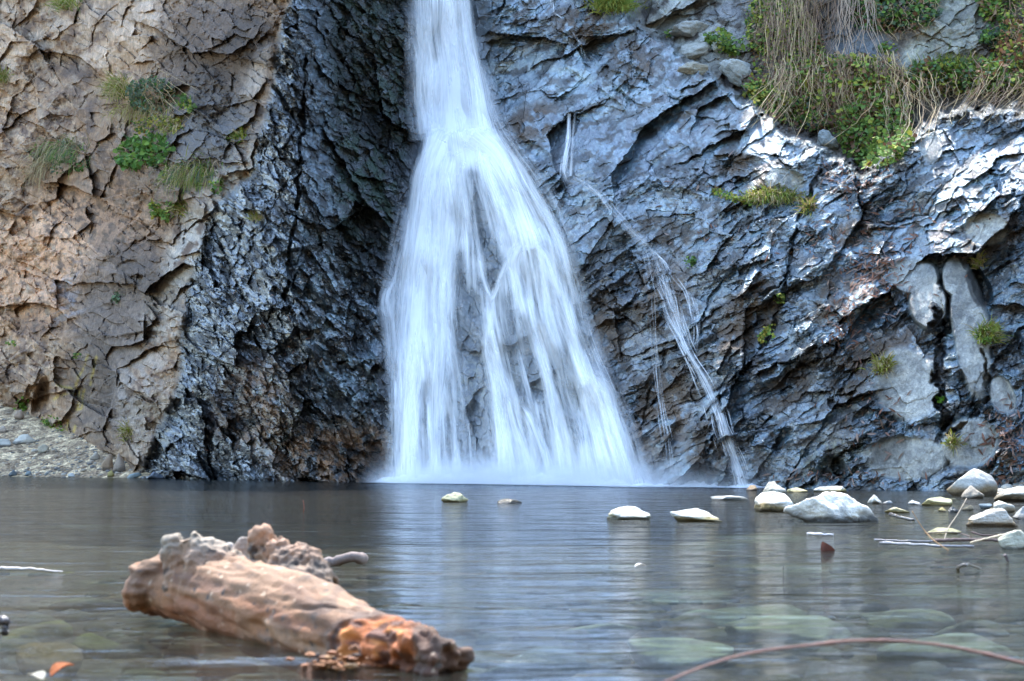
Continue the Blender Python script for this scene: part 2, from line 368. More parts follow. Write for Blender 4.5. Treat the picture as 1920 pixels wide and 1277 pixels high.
# waterfall bed
hF, _ = fac(wu, wv, 80, 90, 60, 301, .5, .4); a_, _ = fac(wu2, wv2, 80, 26, 16, 311, .6, .5)
hF = hF*.7 + .8*a_ + 6*fbm(U/40, Vv/40, 4, 78) + 1.5*fbm(U/7, Vv/7, 3, 79)
H = wT*hT + wB*hB + wF*hF + wR*hR
Hs = 10 + 34*np.clip((wu-1700)/200, -.5, 1)*(wu < 1765) + (wu >= 1765)*(26 - 30*(wu-1765)/120) - 26*np.clip((wv-780)/120, 0, 1) + 3*fbm(U/26, Vv/26, 4, 901)
s2_ = slab*sstep(1630, 1660, U)*sstep(470, 500, Vv); H = H*(1-.88*s2_) + .88*s2_*Hs    # flat faces of the pale slabs
def crack(pts, wd, dp):
    global H
    n = fbm(U/26, Vv/26, 4, 555)
    H = H - dp*.75*(1-sstep(wd*.1, wd*.75, polyd(wu2 + 16*fbm(U/38, Vv/38, 3, 557), wv2, pts) + 1.3*wd*n))*sstep(-.45, .05, fbm(U/60, Vv/60, 2, 558)+.1)
def dent(cu, cv, ru, rv, ang, dp, soft=.35):
    global H
    H = H - dp*blob(wu2, wv2, cu, cv, ru, rv, ang, soft)
crack([(575,90),(566,220),(560,330),(548,450),(535,560)], 7, 42)
crack([(560,300),(500,420),(430,520)], 5, 14)
crack([(1350,750),(1400,690),(1440,630),(1470,540),(1490,440),(1520,350),(1545,320)], 7, 26)
crack([(1330,860),(1345,780),(1350,750)], 6, 20)
crack([(1300,640),(1330,560),(1380,500)], 6, 14)
crack([(1560,760),(1600,700),(1660,640),(1700,590)], 6, 18)
crack([(1757,590),(1762,700),(1770,790),(1760,830)], 16, 40)
crack([(1765,820),(1810,790),(1852,745),(1842,660)], 8, 30)
crack([(1300,700),(1310,800),(1330,870)], 6, 14)
crack([(1110,560),(1180,600),(1230,650)], 5, 14)
crack([(60,80),(150,130),(230,160),(330,170)], 4, 12)
crack([(330,40),(326,130),(320,210)], 3, 9)
crack([(380,130),(450,110),(500,150)], 3, 8)
crack([(340,180),(420,260),(460,280)], 3, 10)
crack([(0,300),(120,270),(220,330)], 5, 10)
crack([(230,480),(290,430),(330,380)], 5, 14)
dent(78, 745, 13, 34, 15, 60); dent(240, 500, 22, 10, -25, 18); dent(268, 630, 32, 8, -8, 22)
dent(1395, 322, 38, 26, -10, 34); dent(1838, 535, 14, 36, -25, 26); dent(1885, 655, 34, 30, 20, 16)
dent(1460, 820, 26, 12, -30, 18); dent(1600, 690, 60, 34, -40, 16); dent(1390, 600, 70, 26, -35, 14)
dent(560, 480, 46, 14, -15, 20); dent(555, 640, 36, 14, -40, 30); dent(620, 60, 16, 40, 0, 24)
dent(1205, 250, 24, 10, -10, 14); dent(1250, 300, 40, 14, -35, 12)
dent(1560, 885, 26, 26, 0, 24)
dent(1000, 280, 40, 10, 35, 10)
# bulges
dent(1000, 455, 34, 20, 0, -16); dent(1110, 712, 42, 26, 20, -20); dent(870, 262, 60, 18, 0, -22); dent(975, 755, 26, 16, 20, -12)

dent(250, 400, 90, 50, -40, -12); dent(400, 110, 90, 90, 0, -8); dent(1450, 290, 70, 60, 30, -14)
H = H*(1-.35*above) + above*(14*fbm(U/50, Vv/50, 5, 88))
Yc = Yb - H*0.0056 + above*1.15
# let the relief die out towards the far top
X, YY, Z = ray(U, Vv); t = Yc/YY
co = np.stack([X*t, Yc, CAMH + Z*t], -1).astype(np.float32)

# ---- rock colours (linear albedo)
def C(*c): return np.array(c, np.float32)
col = np.zeros(U.shape+(3,), np.float32); wet = np.zeros_like(U)
def lay(mask, c, k=1.0):
    global col
    m = (np.clip(mask, 0, 1)*k)[..., None]; col = col*(1-m) + C(*c)*m
def wlay(mask, x, k=1.0):
    global wet
    m = np.clip(mask, 0, 1)*k; wet = wet*(1-m) + x*m
RB = 1.0
n_a = fbm(U/90, Vv/90, 5, 401); n_b = fbm(U/30, Vv/30, 5, 411); n_c = fbm(U/12, Vv/12, 4, 421); n_d = fbm(rb/14, ra/60, 5, 431)
def sp(n, lo=-.1, hi=.25): return sstep(lo, hi, n)
# tan
lay(np.ones_like(U), (.30, .185, .105))
lay(sp(n_a), (.21,.14,.10), .8); lay(sp(n_b, .05, .3), (.33,.25,.18), .7); lay(sp(-n_b, .05,.3), (.15,.10,.075), .75)
lay(sp(n_c+.4*(ridT-.5), .1,.3), (.46,.33,.22), .6)
lay(blob(wu, wv, 400, 110, 110, 130, 20), (.105,.08,.065), .85)                 # brown smooth wall
lay(blob(wu, wv, 390, 250, 70, 70, -30), (.085,.072,.07), .85)
lay(blob(wu, wv, 110, 60, 160, 80, 0)*sp(n_b+.15, 0, .2), (.40,.31,.235), .75)
lay(blob(wu, wv, 250, 30, 60, 50, 0), (.46,.36,.28), .7)
lay(blob(wu, wv, 140, 440, 160, 90, -15)*sp(n_c+.1, -.05, .15), (.56,.34,.21), .8)  # lichen-pink crust
lay(blob(wu, wv, 60, 540, 90, 90, 0)*sp(n_c+.15, -.05, .15), (.50,.29,.17), .7)
lay(blob(wu, wv, 230, 560, 90, 110, 0), (.13,.105,.09), .7)
lay(blob(wu, wv, 190, 740, 60, 110, 0), (.12,.10,.085), .6)
lay(blob(wu, wv, 350, 480, 34, 90, 20)*sp(n_b+.3, 0, .2), (.52,.47,.41), .85)      # white quartz band
lay(blob(wu, wv, 480, 140, 16, 50, 25), (.58,.50,.43), .8); lay(blob(wu, wv, 300, 600, 50, 40, 0)*sp(n_c+.2,0,.2), (.42,.36,.30), .8)
lay(blob(wu, wv, 440, 330, 50, 60, 30)*sp(n_c+.1,0,.2), (.40,.36,.30), .7)
lay(blob(wu, wv, 265, 740, 45, 110, 5)*sp(n_b+.2,0,.2), (.34,.29,.25), .7)
lay(blob(wu, wv, 130, 560, 40, 60, 20)*sp(n_d,0,.2), (.30,.30,.33), .5)
lay(blob(wu, wv, 290, 810, 50, 70, 0)*sp(n_c+.2,0,.2), (.36,.29,.22), .7)
wlay(np.ones_like(U), .02); wlay(blob(wu, wv, 420, 300, 120, 140, -30), .25)
# black
cB = wB*1.0
lay(wB, (.018,.018,.02)); lay(wB*sp(n_b), (.032,.034,.037), .8); lay(wB*sp(-n_b-.05), (.045,.030,.018), .7)
lay(wB*sp(n_c+.5*(ridB-.5), .2,.4), (.085,.09,.09), .6)
lay(wB*blob(wu, wv, 640, 560, 70, 200, -8)*sp(n_b+.1,0,.25), (.17,.19,.19), .75)
lay(wB*blob(wu, wv, 660, 760, 90, 70, 30)*sp(n_c+.1,0,.25), (.22,.24,.23), .7)
lay(wB*blob(wu, wv, 700, 620, 40, 60, 0), (.10,.12,.14), .6)
lay(wB*blob(wu, wv, 650, 855, 120, 55, 0)*sp(n_b+.2,0,.25), (.20,.11,.05), .85)
lay(wB*blob(wu, wv, 520, 780, 60, 60, 0)*sp(n_c+.05,0,.2), (.07,.065,.02), .7)
lay(wB*blob(wu, wv, 480, 740, 90, 90, 0)*sp(-n_c,0,.2), (.11,.06,.03), .6)
moss = wB*sstep(585, 660, wu)*(1-sstep(430, 560, wv))*sstep(.0,.2, n_b+.22)
lay(wB*blob(wu, wv, 700, 200, 90, 330, 0), (.016,.02,.02), .85); lay(moss, (.010,.022,.009), .92)
lay(wB*blob(wu, wv, 600, 200, 26, 230, -4)*sp(n_c+.1,0,.2), (.10,.12,.14), .7)
wlay(wB, .95); wlay(wB*blob(wu, wv, 700, 200, 90, 330, 0), .45); wlay(moss, .2)
wlay(wB*blob(wu, wv, 650, 855, 120, 55, 0), .6)
# waterfall bed
lay(wF, (.028,.032,.040)); lay(wF*sp(n_b), (.07,.075,.075), .7); lay(wF*blob(wu,wv,890,720,40,50,0)*sp(n_c,0,.2), (.25,.22,.14), .5); wlay(wF, .8)
# right
lay(wR, (.040,.068,.092)); lay(wR*sp(n_a), (.070,.115,.145), .8); lay(wR*sp(-n_b-.02), (.030,.034,.040), .85)
lay(wR*sp(n_d,.05,.3), (.15,.21,.23), .6)
lay(wR*sp(n_c+.5*(r2R-.5), .25,.45), (.24,.25,.23), .6)
lay(wR*sp(-n_a-.4*(ridR-.5), .18,.4), (.075,.05,.032), .85)
for (a,b,c,d,e) in ((1390,620,80,34,-38),(1480,730,60,26,-38),(1620,690,80,40,-40),(1400,560,60,20,-40),(1380,310,45,26,0),(1440,345,50,22,-20),(1180,800,70,80,20),(1240,560,60,80,30),(1870,440,60,30,-20),(1600,440,40,20,-20),(1090,45,60,40,0),(1190,110,50,30,20),(1000,230,60,30,-20),(1140,640,60,90,0),(1250,760,50,90,0)):
    lay(wR*blob(wu,wv,a,b,c,d,e)*sp(n_b+.22,0,.25), (.085,.05,.026), .9)
lay(wR*blob(wu,wv,1130,280,150,60,12), (.10,.135,.175), .75)
lay(wR*blob(wu,wv,1100,160,170,50,8)*sp(n_b+.25,0,.25), (.24,.28,.29), .75)
lay(wR*blob(wu,wv,1400,240,150,50,38)*sp(n_b+.2,0,.25), (.25,.27,.28), .7)
lay(wR*blob(wu,wv,1090,400,90,70,40)*sp(n_b+.1,0,.25), (.20,.23,.22), .6)
pale = wR*0
pale = wR*slab
lay(pale, (.46,.44,.39), .95); lay(pale*sp(n_b-.05,0,.15), (.24,.225,.20), .7); lay(wR*blob(wu,wv,1715,505,50,24,0)*sp(n_c+.3,0,.2), (.42,.44,.42), .8)
lay(wR*blob(wu,wv,1560,860,70,36,0)*sp(n_c+.05,0,.2), (.12,.10,.02), .6); lay(wR*blob(wu,wv,1600,730,70,30,-40)*sp(n_c,0,.2), (.10,.085,.025), .6)
lay(wR*blob(wu,wv,1480,880,110,26,0)*sp(n_b+.2,0,.2), (.04,.045,.03), .7)
lay(wR*blob(wu,wv,1650,550,120,90,0)*sp(n_c+.0,.1,.3), (.20,.17,.16), .4)
wlay(wR, .9); wlay(wR*sp(-n_a,.1,.4), .7); wlay(pale, .12)
blk = wR*(1-sstep(9, 12, polyd(wu2 + 12*fbm(U/38, Vv/38, 3, 557), wv2, [(1752,575),(1757,640),(1766,740),(1772,800),(1790,815)]) + 16*fbm(U/26, Vv/26, 4, 555))); lay(blk, (.018,.018,.02), .95)
blk = wR*np.maximum(blob(wu2,wv2,1885,660,32,28,20,.1), blob(wu2,wv2,1832,540,18,38,-25,.1)); lay(blk, (.03,.024,.018), .9)
# above the ledge: soil and dry pale rock
ab = above
lay(ab, (.15,.115,.08)); lay(ab*sp(n_b,0,.2), (.16,.12,.085), .8); lay(ab*sp(-n_b,0,.25), (.05,.04,.032), .7)
lay(ab*blob(wu,wv,1300,50,90,80,20)*sp(n_b+.3,0,.2), (.36,.36,.32), .9); lay(ab*blob(wu,wv,1370,20,60,50,0)*sp(n_b+.2,0,.2), (.22,.22,.23), .8)
prk = np.maximum(blob(wu,wv,1790,40,60,60,-20,.25), blob(wu,wv,1720,110,32,44,20,.25)); lay(ab*prk, (.40,.39,.32), .9); lay(ab*prk*sp(n_c,0,.2), (.30,.30,.20), .6)
lay(ab*blob(wu,wv,1610,80,50,40,0), (.13,.15,.17), .8); lay(ab*blob(wu,wv,1660,90,40,50,0)*sp(n_b+.2,0,.2), (.15,.16,.17), .6)
wlay(ab, .08); wlay(ab*blob(wu,wv,1610,80,50,40,0), .4)
lay(wR*(1-above)*dm*sp(n_c+.2*n_b, -.02, .2), (.24,.30,.32), .6)
lay(wR*(1-sstep(5,16,polyd(wu2,wv2,[(905,125),(960,120),(1040,128),(1110,150),(1160,175)])+14*n_c))*sp(n_b+.2,0,.2), (.33,.34,.28), .75); lay(wR*(1-sstep(4,12,polyd(wu2,wv2,[(930,75),(970,95),(1010,110)])+12*n_c)), (.30,.29,.22), .7)
brn = np.zeros_like(U)
for (a,b,c,d,e) in ((1390,620,80,34,-38),(1480,730,60,26,-38),(1620,690,80,40,-40),(1400,560,60,20,-40),(1380,310,45,26,0),(1440,345,50,22,-20),(1190,800,60,80,20),(1240,560,50,70,30),(1870,440,60,30,-20),(1600,440,40,20,-20),(1090,45,60,40,0),(1190,110,50,30,20),(1000,230,60,30,-20),(1130,640,45,90,0),(1250,760,45,90,0),(1330,840,40,60,0),(1700,660,40,60,-30),(1560,560,60,30,-40),(1250,440,60,24,30)):
    brn = np.maximum(brn, blob(wu,wv,a,b,c,d,e)*sp(n_b+.2,0,.2))
brn = brn*wR*(1-above)*(1-slab)
fl1 = fbm(ra/46, rb/16, 5, 801); fl2 = fbm(U/10, Vv/10, 3, 802)
dry = sstep(.0, .22, fl1+.35*fl2)*wR*(1-above)*(1-slab)
lay(dry, (.035,.028,.024), .55); lay(dry*sp(n_a+.1), (.085,.055,.032), .55); wlay(dry, .30, .85)
lay(brn, (.10,.058,.028), .8); wlay(brn, .18, .9)
bx_, by_ = rot(wu, wv, 55); fb1 = fbm(bx_/40, by_/14, 5, 803)
dryB = sstep(-.04, .2, fb1+.35*fl2)*wB; lay(dryB, (.016,.013,.012), .7); wlay(dryB, .22, .85)
rust = wB*np.maximum(blob(wu, wv, 640, 850, 130, 60, 0), .8*blob(wu, wv, 470, 760, 80, 80, 0))*sp(n_b+.3,0,.2); lay(rust*sp(n_c+.2,0,.2), (.22,.10,.035), .8); wlay(rust, .25, .8)
lay(wT*blob(wu, wv, 400, 110, 100, 130, 20), (.10,.07,.052), .7); lay(wT*blob(wu, wv, 380, 250, 70, 70, -30), (.075,.062,.06), .7)
lay(wT*blob(wu, wv, 220, 590, 70, 120, 10)*sp(n_b+.2,0,.2), (.12,.09,.072), .7); lay(wT*blob(wu, wv, 200, 330, 120, 60, 20)*sp(n_b+.1,0,.2), (.16,.115,.085), .6)
# yellow paint daubs on the left wall
yp = np.zeros_like(U)
for pts in ([(166,668),(148,705),(140,735)], [(180,670),(172,700),(168,720)], [(103,722),(140,730),(150,728)], [(100,748),(120,740),(140,738)], [(150,735),(142,770),(152,765),(158,730)], [(128,790),(124,815),(138,824)], [(142,800),(138,812)]):
    yp = np.maximum(yp, np.exp(-(polyd(wu2, wv2, pts)/2.4)**2))
lay(yp*sstep(-.35,.1,n_c), (.42,.30,.05), .75)
col = col*(1 + .15*wT)[...,None]
tone = 1 + .55*(ridT-.5)*wT + wB*(.9*(ridB-.5)+.7*(r2B-.5)) + wR*(.5*(ridR-.5)+.5*(r2R-.5))
tone = tone*(1+.35*n_b+.25*n_d*(wR+wB))
col = col*np.clip(tone, .3, 1.8)[..., None]
col = np.clip(col, .004, .8)
nr, nc = U.shape
# close the top with a plateau running back
top = co[0].copy(); bk = top.copy(); bk[:,1] += 30; bk[:,2] += 1
co_all = np.concatenate([co.reshape(-1,3), bk]); ci = np.concatenate([col.reshape(-1,3), np.tile(C(.12,.1,.08), (nc,1))]); wi = np.concatenate([wet.ravel(), np.zeros(nc)])
i0 = np.arange(nc); tf = np.stack([nr*nc+i0[:-1], i0[:-1], i0[1:], nr*nc+i0[1:]], -1)
cl = mesh_np('cliff', co_all, [grid_faces(nr, nc), tf], M_CLIFF, smooth=False, cols=ci, floats={'wet': wi})
tag(cl, 'steep rock face, dry tan on the left and wet black to blue grey on the right', kind='structure')
def surf(u, v):
    """cliff point and a local normal (towards the viewer) at a photo pixel"""
    j = int(np.clip(np.searchsorted(us, u), 2, nc-3)); i = int(np.clip(np.searchsorted(vs, v), 2, nr-3))
    p = co[i, j]; k = 5
    a = co[i, min(j+k, nc-1)] - co[i, max(j-k, 0)]; b = co[max(i-k, 0), j] - co[min(i+k, nr-1), j]
    n = np.cross(a, b); n = n/(np.linalg.norm(n)+1e-9)
    if n[1] > 0: n = -n
    return Vector([float(x) for x in p]), Vector([float(x) for x in n])
# nearest cliff depth over small neighbourhoods, used to lay water over the rock
def ymin_at(uq, vq, r=9):
    uq = np.asarray(uq, float); vq = np.asarray(vq, float); best = np.full(uq.shape, 1e9)
    for du in (-r, 0, r):
        for dv in (-r, 0, r):
            j = np.clip(np.searchsorted(us, uq+du), 0, nc-1); i = np.clip(np.searchsorted(vs, vq+dv), 0, nr-1)
            best = np.minimum(best, Yc[i, j])
    return best

# ------------------------------------------------------------------ ground, pool bed, water
gx = np.concatenate([np.linspace(-90,-14,20,endpoint=False), np.linspace(-14,14,420), np.linspace(14.5,90,20)])
gy = np.concatenate([np.linspace(-80,-3,18,endpoint=False), np.linspace(-3,24,430), np.linspace(25,70,12)])
GX, GY = np.meshgrid(gx, gy)
def ground_z(x, y):
    shore = np.interp(x, [-14,-9,-6.6,-5.2,-4.4,-3,0,5,14], [18.2,18.3,18.2,17.6,17.2,40,40,40,40])
    left = .36*(y-shore)
    left = np.minimum(left, 1.6) 
    bed = -.16 - .30*sstep(2, 8, y) - .1*sstep(-1, 2, y)*0
    # right gravel bar at the foot of the cliff
    bar = .14 - .26*np.hypot((x-4.35)/1.1, (y-10.9)/1.3)
    bar2 = .10 - .35*np.hypot((x-4.6)/1.6, (y-7.2)/1.4)*1.0 - .12
    shelf = -.06 - .10*np.abs(y-8.5)/3 - .16*np.clip(3.2-x, 0, 9)
    behind = .25*sstep(-.6, -3, y) + .02
    z = np.maximum.reduce([np.where(y < shore, np.maximum(bed, left*1.2), left), bar, bar2, np.maximum(shelf, -.5)])
    z = np.where(y < -.4, bed + (behind-bed)*sstep(-.4, -3, y), z)
    z = z + np.where(np.abs(x) > 14, .2, 0) + .55*np.clip(-y-9, 0, 60)*(1+.25*fbm(x*.12, y*.12, 4, 77))  # unseen slope rising behind the camera, added to cut low sky from reflections
    return z + .03*fbm(x*1.2, y*1.2, 4, 501) + .012*fbm(x*6, y*6, 3, 511)
GZ = ground_z(GX, GY)
gcol = np.zeros(GX.shape+(3,), np.float32)+C(.42,.31,.20)
under = sstep(.03, -.05, GZ)[..., None]
added_hill = sstep(1.5, 4, GZ)*(GY < 0); gcol = gcol*(1-added_hill[...,None]) + C(.025,.042,.018)*added_hill[...,None]  # dark colour for the added, unseen hillside behind the camera
gcol = gcol*(1-under) + C(.055,.042,.024)*under
gr = mesh_np('ground', np.stack([GX, GY, GZ], -1).reshape(-1,3), grid_faces(len(gy), len(gx), True), M_GROUND, smooth=True, cols=gcol.reshape(-1,3))
tag(gr, 'gravel bank and stony bed of the pool', kind='structure')
wx = np.linspace(-16, 16, 90); wy = np.linspace(-3, 22, 90); WX, WY = np.meshgrid(wx, wy)
wa = mesh_np('water', np.stack([WX, WY, 0*WX], -1).reshape(-1,3), grid_faces(90, 90, True), M_WATER, smooth=True)
tag(wa, 'smooth dark water of the pool', kind='structure')

# ------------------------------------------------------------------ waterfall
def catmull(p, n):
    p = np.asarray(p, float); t = np.zeros(len(p)); t[1:] = np.cumsum(np.hypot(*(np.diff(p[:, :2], axis=0).T)))
    q = np.linspace(0, t[-1], n); return smooth_interp(q, t, p), q
def ribbon_arrays(pts, seed, n_across=9, lift=.05, bulge=.05, rr=8, uvk=1.0, gp=0):
    L = sum(math.hypot(b[0]-a[0], b[1]-a[1]) for a, b in zip(pts[:-1], pts[1:])); n = max(6, int(L/9))
    c, q = catmull(pts, n); tx = np.gradient(c[:,0]); ty = np.gradient(c[:,1]); ln = np.hypot(tx, ty)+1e-6
    nx, ny = -ty/ln, tx/ln
    s = np.linspace(-1, 1, n_across)
    u = c[:,0][:,None] + nx[:,None]*c[:,2][:,None]*s; v = c[:,1][:,None] + ny[:,None]*c[:,2][:,None]*s
    y = ymin_at(u, np.minimum(v, 915), rr)
    y = (y + y.mean(1, keepdims=True))/2
    k = np.ones(7)/7; yp = np.pad(y, ((3,3),(0,0)), 'edge'); y = np.apply_along_axis(lambda a: np.convolve(a, k, 'valid'), 0, yp)
    y = y - lift - bulge*np.minimum(1, c[:,2][:,None]/20)*(1-s**2)
    ends = np.clip(np.minimum(np.arange(n), 999)/3.0, 0, 1)[:,None]
    dens = np.clip(c[:,3],0,2)[:,None]*((1-np.abs(s)**2)**1.4)[None,:]*ends
    if gp: dens = dens*(1-gp*gaps(u, v))
    xx, yy, zz = ray(u, v); t = y/yy; P = np.stack([xx*t, y, CAMH+zz*t], -1)
    uv = np.stack([uvk*c[:,2].mean()*s[None,:]*np.ones((n,1)) + seed*37.7, q[:,None]*np.ones((1,n_across)) + seed*91.3], -1)
    return P.reshape(-1,3), grid_faces(n, n_across), dens.ravel(), uv.reshape(-1,2)
def ribbons(name, lst, parent, **kw):
    co_=[]; f_=[]; d_=[]; uv_=[]; n=0
    for k, pts in enumerate(lst):
        P, f, d, uv = ribbon_arrays(pts, k+1+len(name), **kw); co_.append(P); f_.append(f+n); d_.append(d); uv_.append(uv); n += len(P)
    o = mesh_np(name, np.concatenate(co_), np.concatenate(f_), M_FALL, None, True, uv=np.concatenate(uv_), floats={'dens': np.concatenate(d_)})
    o.parent = parent; o.matrix_parent_inverse = Matrix.Translation(-parent.location); return o
wf_base = V3(960, 908, 13.6); wf_base.z = 0
WFALL = empty('waterfall', wf_base, 'broad waterfall fanning down the middle of the wet rock face into the pool', 'waterfall')
Lf = [(-120,778),(0,776),(60,776),(110,784),(160,786),(200,788),(250,794),(290,788),(330,772),(400,764),(450,757),(520,744),(600,737),(700,739),(800,741),(914,742)]
Rf = [(-120,878),(0,886),(60,892),(110,904),(160,916),(200,922),(250,938),(290,964),(330,985),(400,1026),(450,1050),(520,1070),(600,1088),(700,1128),(760,1150),(850,1180),(914,1198)]
def fall_sheet(name, v0, v1, nv_, nu_, densf, lift, seed):
    vv = np.linspace(v0, v1, nv_); s = np.linspace(-.03, 1.03, nu_)
    L = lineu(vv, Lf); Rr = lineu(vv, Rf)
    k = np.ones(9)/9
    L = np.convolve(np.pad(L, 4, 'edge'), k, 'valid'); Rr = np.convolve(np.pad(Rr, 4, 'edge'), k, 'valid')
    u = L[:,None] + (Rr-L)[:,None]*s[None,:]; v = vv[:,None]*np.ones((1,nu_))
    y = ymin_at(u, np.minimum(v, 915), 9)
    kk = np.ones(9)/9
    for ax in (0,1):
        yp = np.pad(y, ((4,4),(0,0)) if ax == 0 else ((0,0),(4,4)), 'edge'); y = np.apply_along_axis(lambda a: np.convolve(a, kk, 'valid'), ax, yp)
    y = y - lift
    d = densf(u, v, s[None,:])
    xx, yy, zz = ray(u, v); t = y/yy
    uv = np.stack([(s*260)[None,:]*np.ones((nv_,1))+seed*31, v+seed*57], -1)
    o = mesh_np(name, np.stack([xx*t, y, CAMH+zz*t], -1).reshape(-1,3), grid_faces(nv_, nu_), M_FALL, None, True, uv=uv.reshape(-1,2), floats={'dens': d.ravel()})
    o.parent = WFALL; o.matrix_parent_inverse = Matrix.Translation(-WFALL.location); return o
def edge(s, w=.12): return sstep(-.03, w, s)*(1-sstep(1-w, 1.03, s))
def d_up(u, v, s):
    d = .78 + .4*blob(u, v, 850, 190, 60, 80) - .30*blob(u, v, 800, 60, 25, 60) + .1*fbm(u/14, v/120, 3, 5)
    return np.clip(d, 0, 1)*edge(s, .16)*(1-sstep(255, 285, v)*.0)
def gaps(u, v):
    g = np.zeros_like(u)
    for pts, wd, k in (([(886,330),(892,380),(905,450),(905,470)], 17, .58), ([(905,440),(935,500),(912,530)], 20, .8), ([(878,560),(880,640),(892,720),(888,800),(890,905)], 26, .72), ([(860,480),(868,560)], 15, .55),
                       ([(795,720),(793,790)], 8, .38), ([(985,600),(995,680),(1005,740)], 16, .65), ([(955,560),(960,640),(975,730)], 16, .55), ([(1050,660),(1070,760),(1090,820)], 18, .5),
                       ([(1010,800),(1040,880)], 14, .3), ([(840,780),(835,900)], 7, .35), ([(1050,560),(1065,640)], 8, .3)):
        g = np.maximum(g, k*np.exp(-(polyd(u, v, pts)/wd)**2))
    return g
def d_ap(u, v, s):
    d = .54 - .2*blob(u, v, 900, 760, 120, 150) + .5*blob(u, v, 870, 290, 90, 60) + .35*blob(u, v, 800, 480, 45, 260) + .12*fbm(u/16, v/160, 3, 15) + .15*sstep(880, 912, v)
    d = d*(1-1.4*gaps(u, v))
    return np.clip(d, .03, 1)*edge(s, .10)*sstep(236, 262, v)
fall_sheet('upper_chute', -120, 262, 130, 60, d_up, .07, 1)
fall_sheet('lower_veil', 236, 916, 220, 110, d_ap, .07, 2)
rng = random.Random(4)
ribbons('upper_streams', [
 [(800,-120,14,.4),(797,0,14,.45),(800,60,12,.35),(800,130,14,.4),(806,240,16,.55)],
 [(840,-120,26,.9),(842,0,28,.95),(842,60,30,.9),(850,120,34,.95),(856,180,40,1.1),(860,262,48,1.2)],
 [(866,-120,16,.7),(868,0,16,.8),(880,90,18,.7),(892,160,20,.8),(905,250,26,.9)],
 [(790,30,12,.3),(792,90,15,.35),(790,170,16,.45),(800,250,18,.5)],
 [(770,60,10,.16),(782,120,12,.22),(780,200,14,.22)], [(830,110,20,.6),(828,170,24,.7),(834,250,28,.8)]], WFALL)
ribbons('left_curtain', [
 [(850,245,52,1.1),(830,285,46,1.1),(812,340,40,1.0),(800,420,36,.95),(790,500,34,.95),(782,600,34,1.0),(775,700,30,1.0),(768,800,28,1.0),(768,914,30,1.0)],
 [(840,262,30,.8),(800,310,24,.75),(785,370,22,.7),(775,450,20,.7),(764,540,18,.6),(758,640,16,.5),(756,760,14,.45),(760,914,16,.5)],
 [(855,280,26,.8),(842,350,26,.75),(836,450,28,.7),(832,540,28,.65),(830,640,26,.6),(822,740,22,.6),(822,820,22,.6),(826,914,26,.6)],
 [(868,300,16,.7),(866,380,16,.5),(862,450,18,.45),(850,540,16,.35),(846,600,14,.3)],
 [(770,400,6,.2),(752,470,7,.3),(738,530,7,.35),(728,556,8,.45),(734,590,8,.4),(742,680,8,.3),(744,800,7,.25)],
 [(792,640,14,.6),(790,700,12,.6),(779,760,14,.8),(776,850,16,.9),(778,914,18,.9)],
 [(838,600,12,.5),(852,660,12,.35),(866,720,12,.28),(876,800,10,.2)], [(846,540,10,.35),(880,600,12,.4),(905,640,12,.45),(918,665,12,.5)],
 [(806,660,10,.4),(806,740,10,.55),(806,830,10,.5),(804,914,12,.5)], [(845,700,8,.3),(852,800,9,.4),(858,914,10,.4)]], WFALL, gp=1.25)
ribbons('middle_stream', [
 [(882,320,8,.5),(884,400,9,.45),(893,450,9,.5),(902,500,8,.6),(912,540,7,.7),(922,562,7,.8)],
 [(965,470,12,.5),(950,500,12,.6),(938,530,10,.65),(926,560,8,.8)],
 [(923,556,7,.9),(922,600,9,1.0),(918,625,12,.9),(914,650,13,.85),(922,690,15,.8),(932,740,17,.8),(940,800,20,.85),(948,860,26,.85),(955,914,32,.85)],
 [(916,640,14,.7),(930,680,16,.7),(950,730,15,.6),(965,790,18,.6),(985,850,22,.7),(1000,914,28,.8)],
 [(935,800,8,.6),(940,850,8,.7),(930,914,14,.6)], [(972,755,9,.9),(990,778,14,.8),(1006,815,15,.6),(1024,860,18,.55),(1040,914,22,.6)],
 [(905,560,6,.3),(912,600,8,.4)]], WFALL)
ribbons('right_curtain', [
 [(880,250,40,1.0),(925,290,34,1.0),(955,340,30,.95),(975,390,28,.9),(990,430,28,.95),(1002,465,28,1.0)],
 [(900,290,22,.8),(925,340,22,.7),(945,400,22,.65),(960,460,22,.6),(962,520,20,.6),(968,580,18,.55)],
 [(900,310,10,.5),(912,370,12,.45),(932,440,14,.4),(952,480,14,.5)],
 [(985,450,18,.8),(968,480,20,.8),(975,540,20,.75),(988,590,20,.7),(1005,650,15,.6),(1022,700,15,.6),(1032,750,15,.5),(1045,820,16,.45),(1060,914,20,.55)],
 [(1002,455,16,1.0),(1020,480,20,.9),(1040,530,22,.8),(1062,590,20,.8),(1078,640,18,.8),(1092,690,20,.85),(1105,720,26,.95)],
 [(1010,470,14,.7),(1018,530,16,.5),(1030,600,15,.45),(1048,660,14,.4),(1060,720,15,.4),(1080,790,16,.4),(1095,860,20,.5),(1105,914,24,.6)],
 [(1100,700,20,.9),(1125,730,26,.9),(1142,780,26,.8),(1158,830,24,.8),(1172,880,22,.8),(1180,914,22,.8)],
 [(1095,712,18,.8),(1104,760,20,.75),(1118,820,24,.7),(1132,880,26,.75),(1140,914,30,.85)],
 [(1085,745,10,.5),(1092,790,14,.5),(1100,850,18,.5),(1108,914,22,.7)], [(1135,800,10,.6),(1150,830,14,.6),(1160,880,14,.5)],
 [(985,350,14,.35),(1020,400,12,.35),(1048,450,12,.35),(1065,510,10,.3),(1078,570,9,.3)], [(1040,500,9,.4),(1058,560,9,.35)]], WFALL, gp=.8)
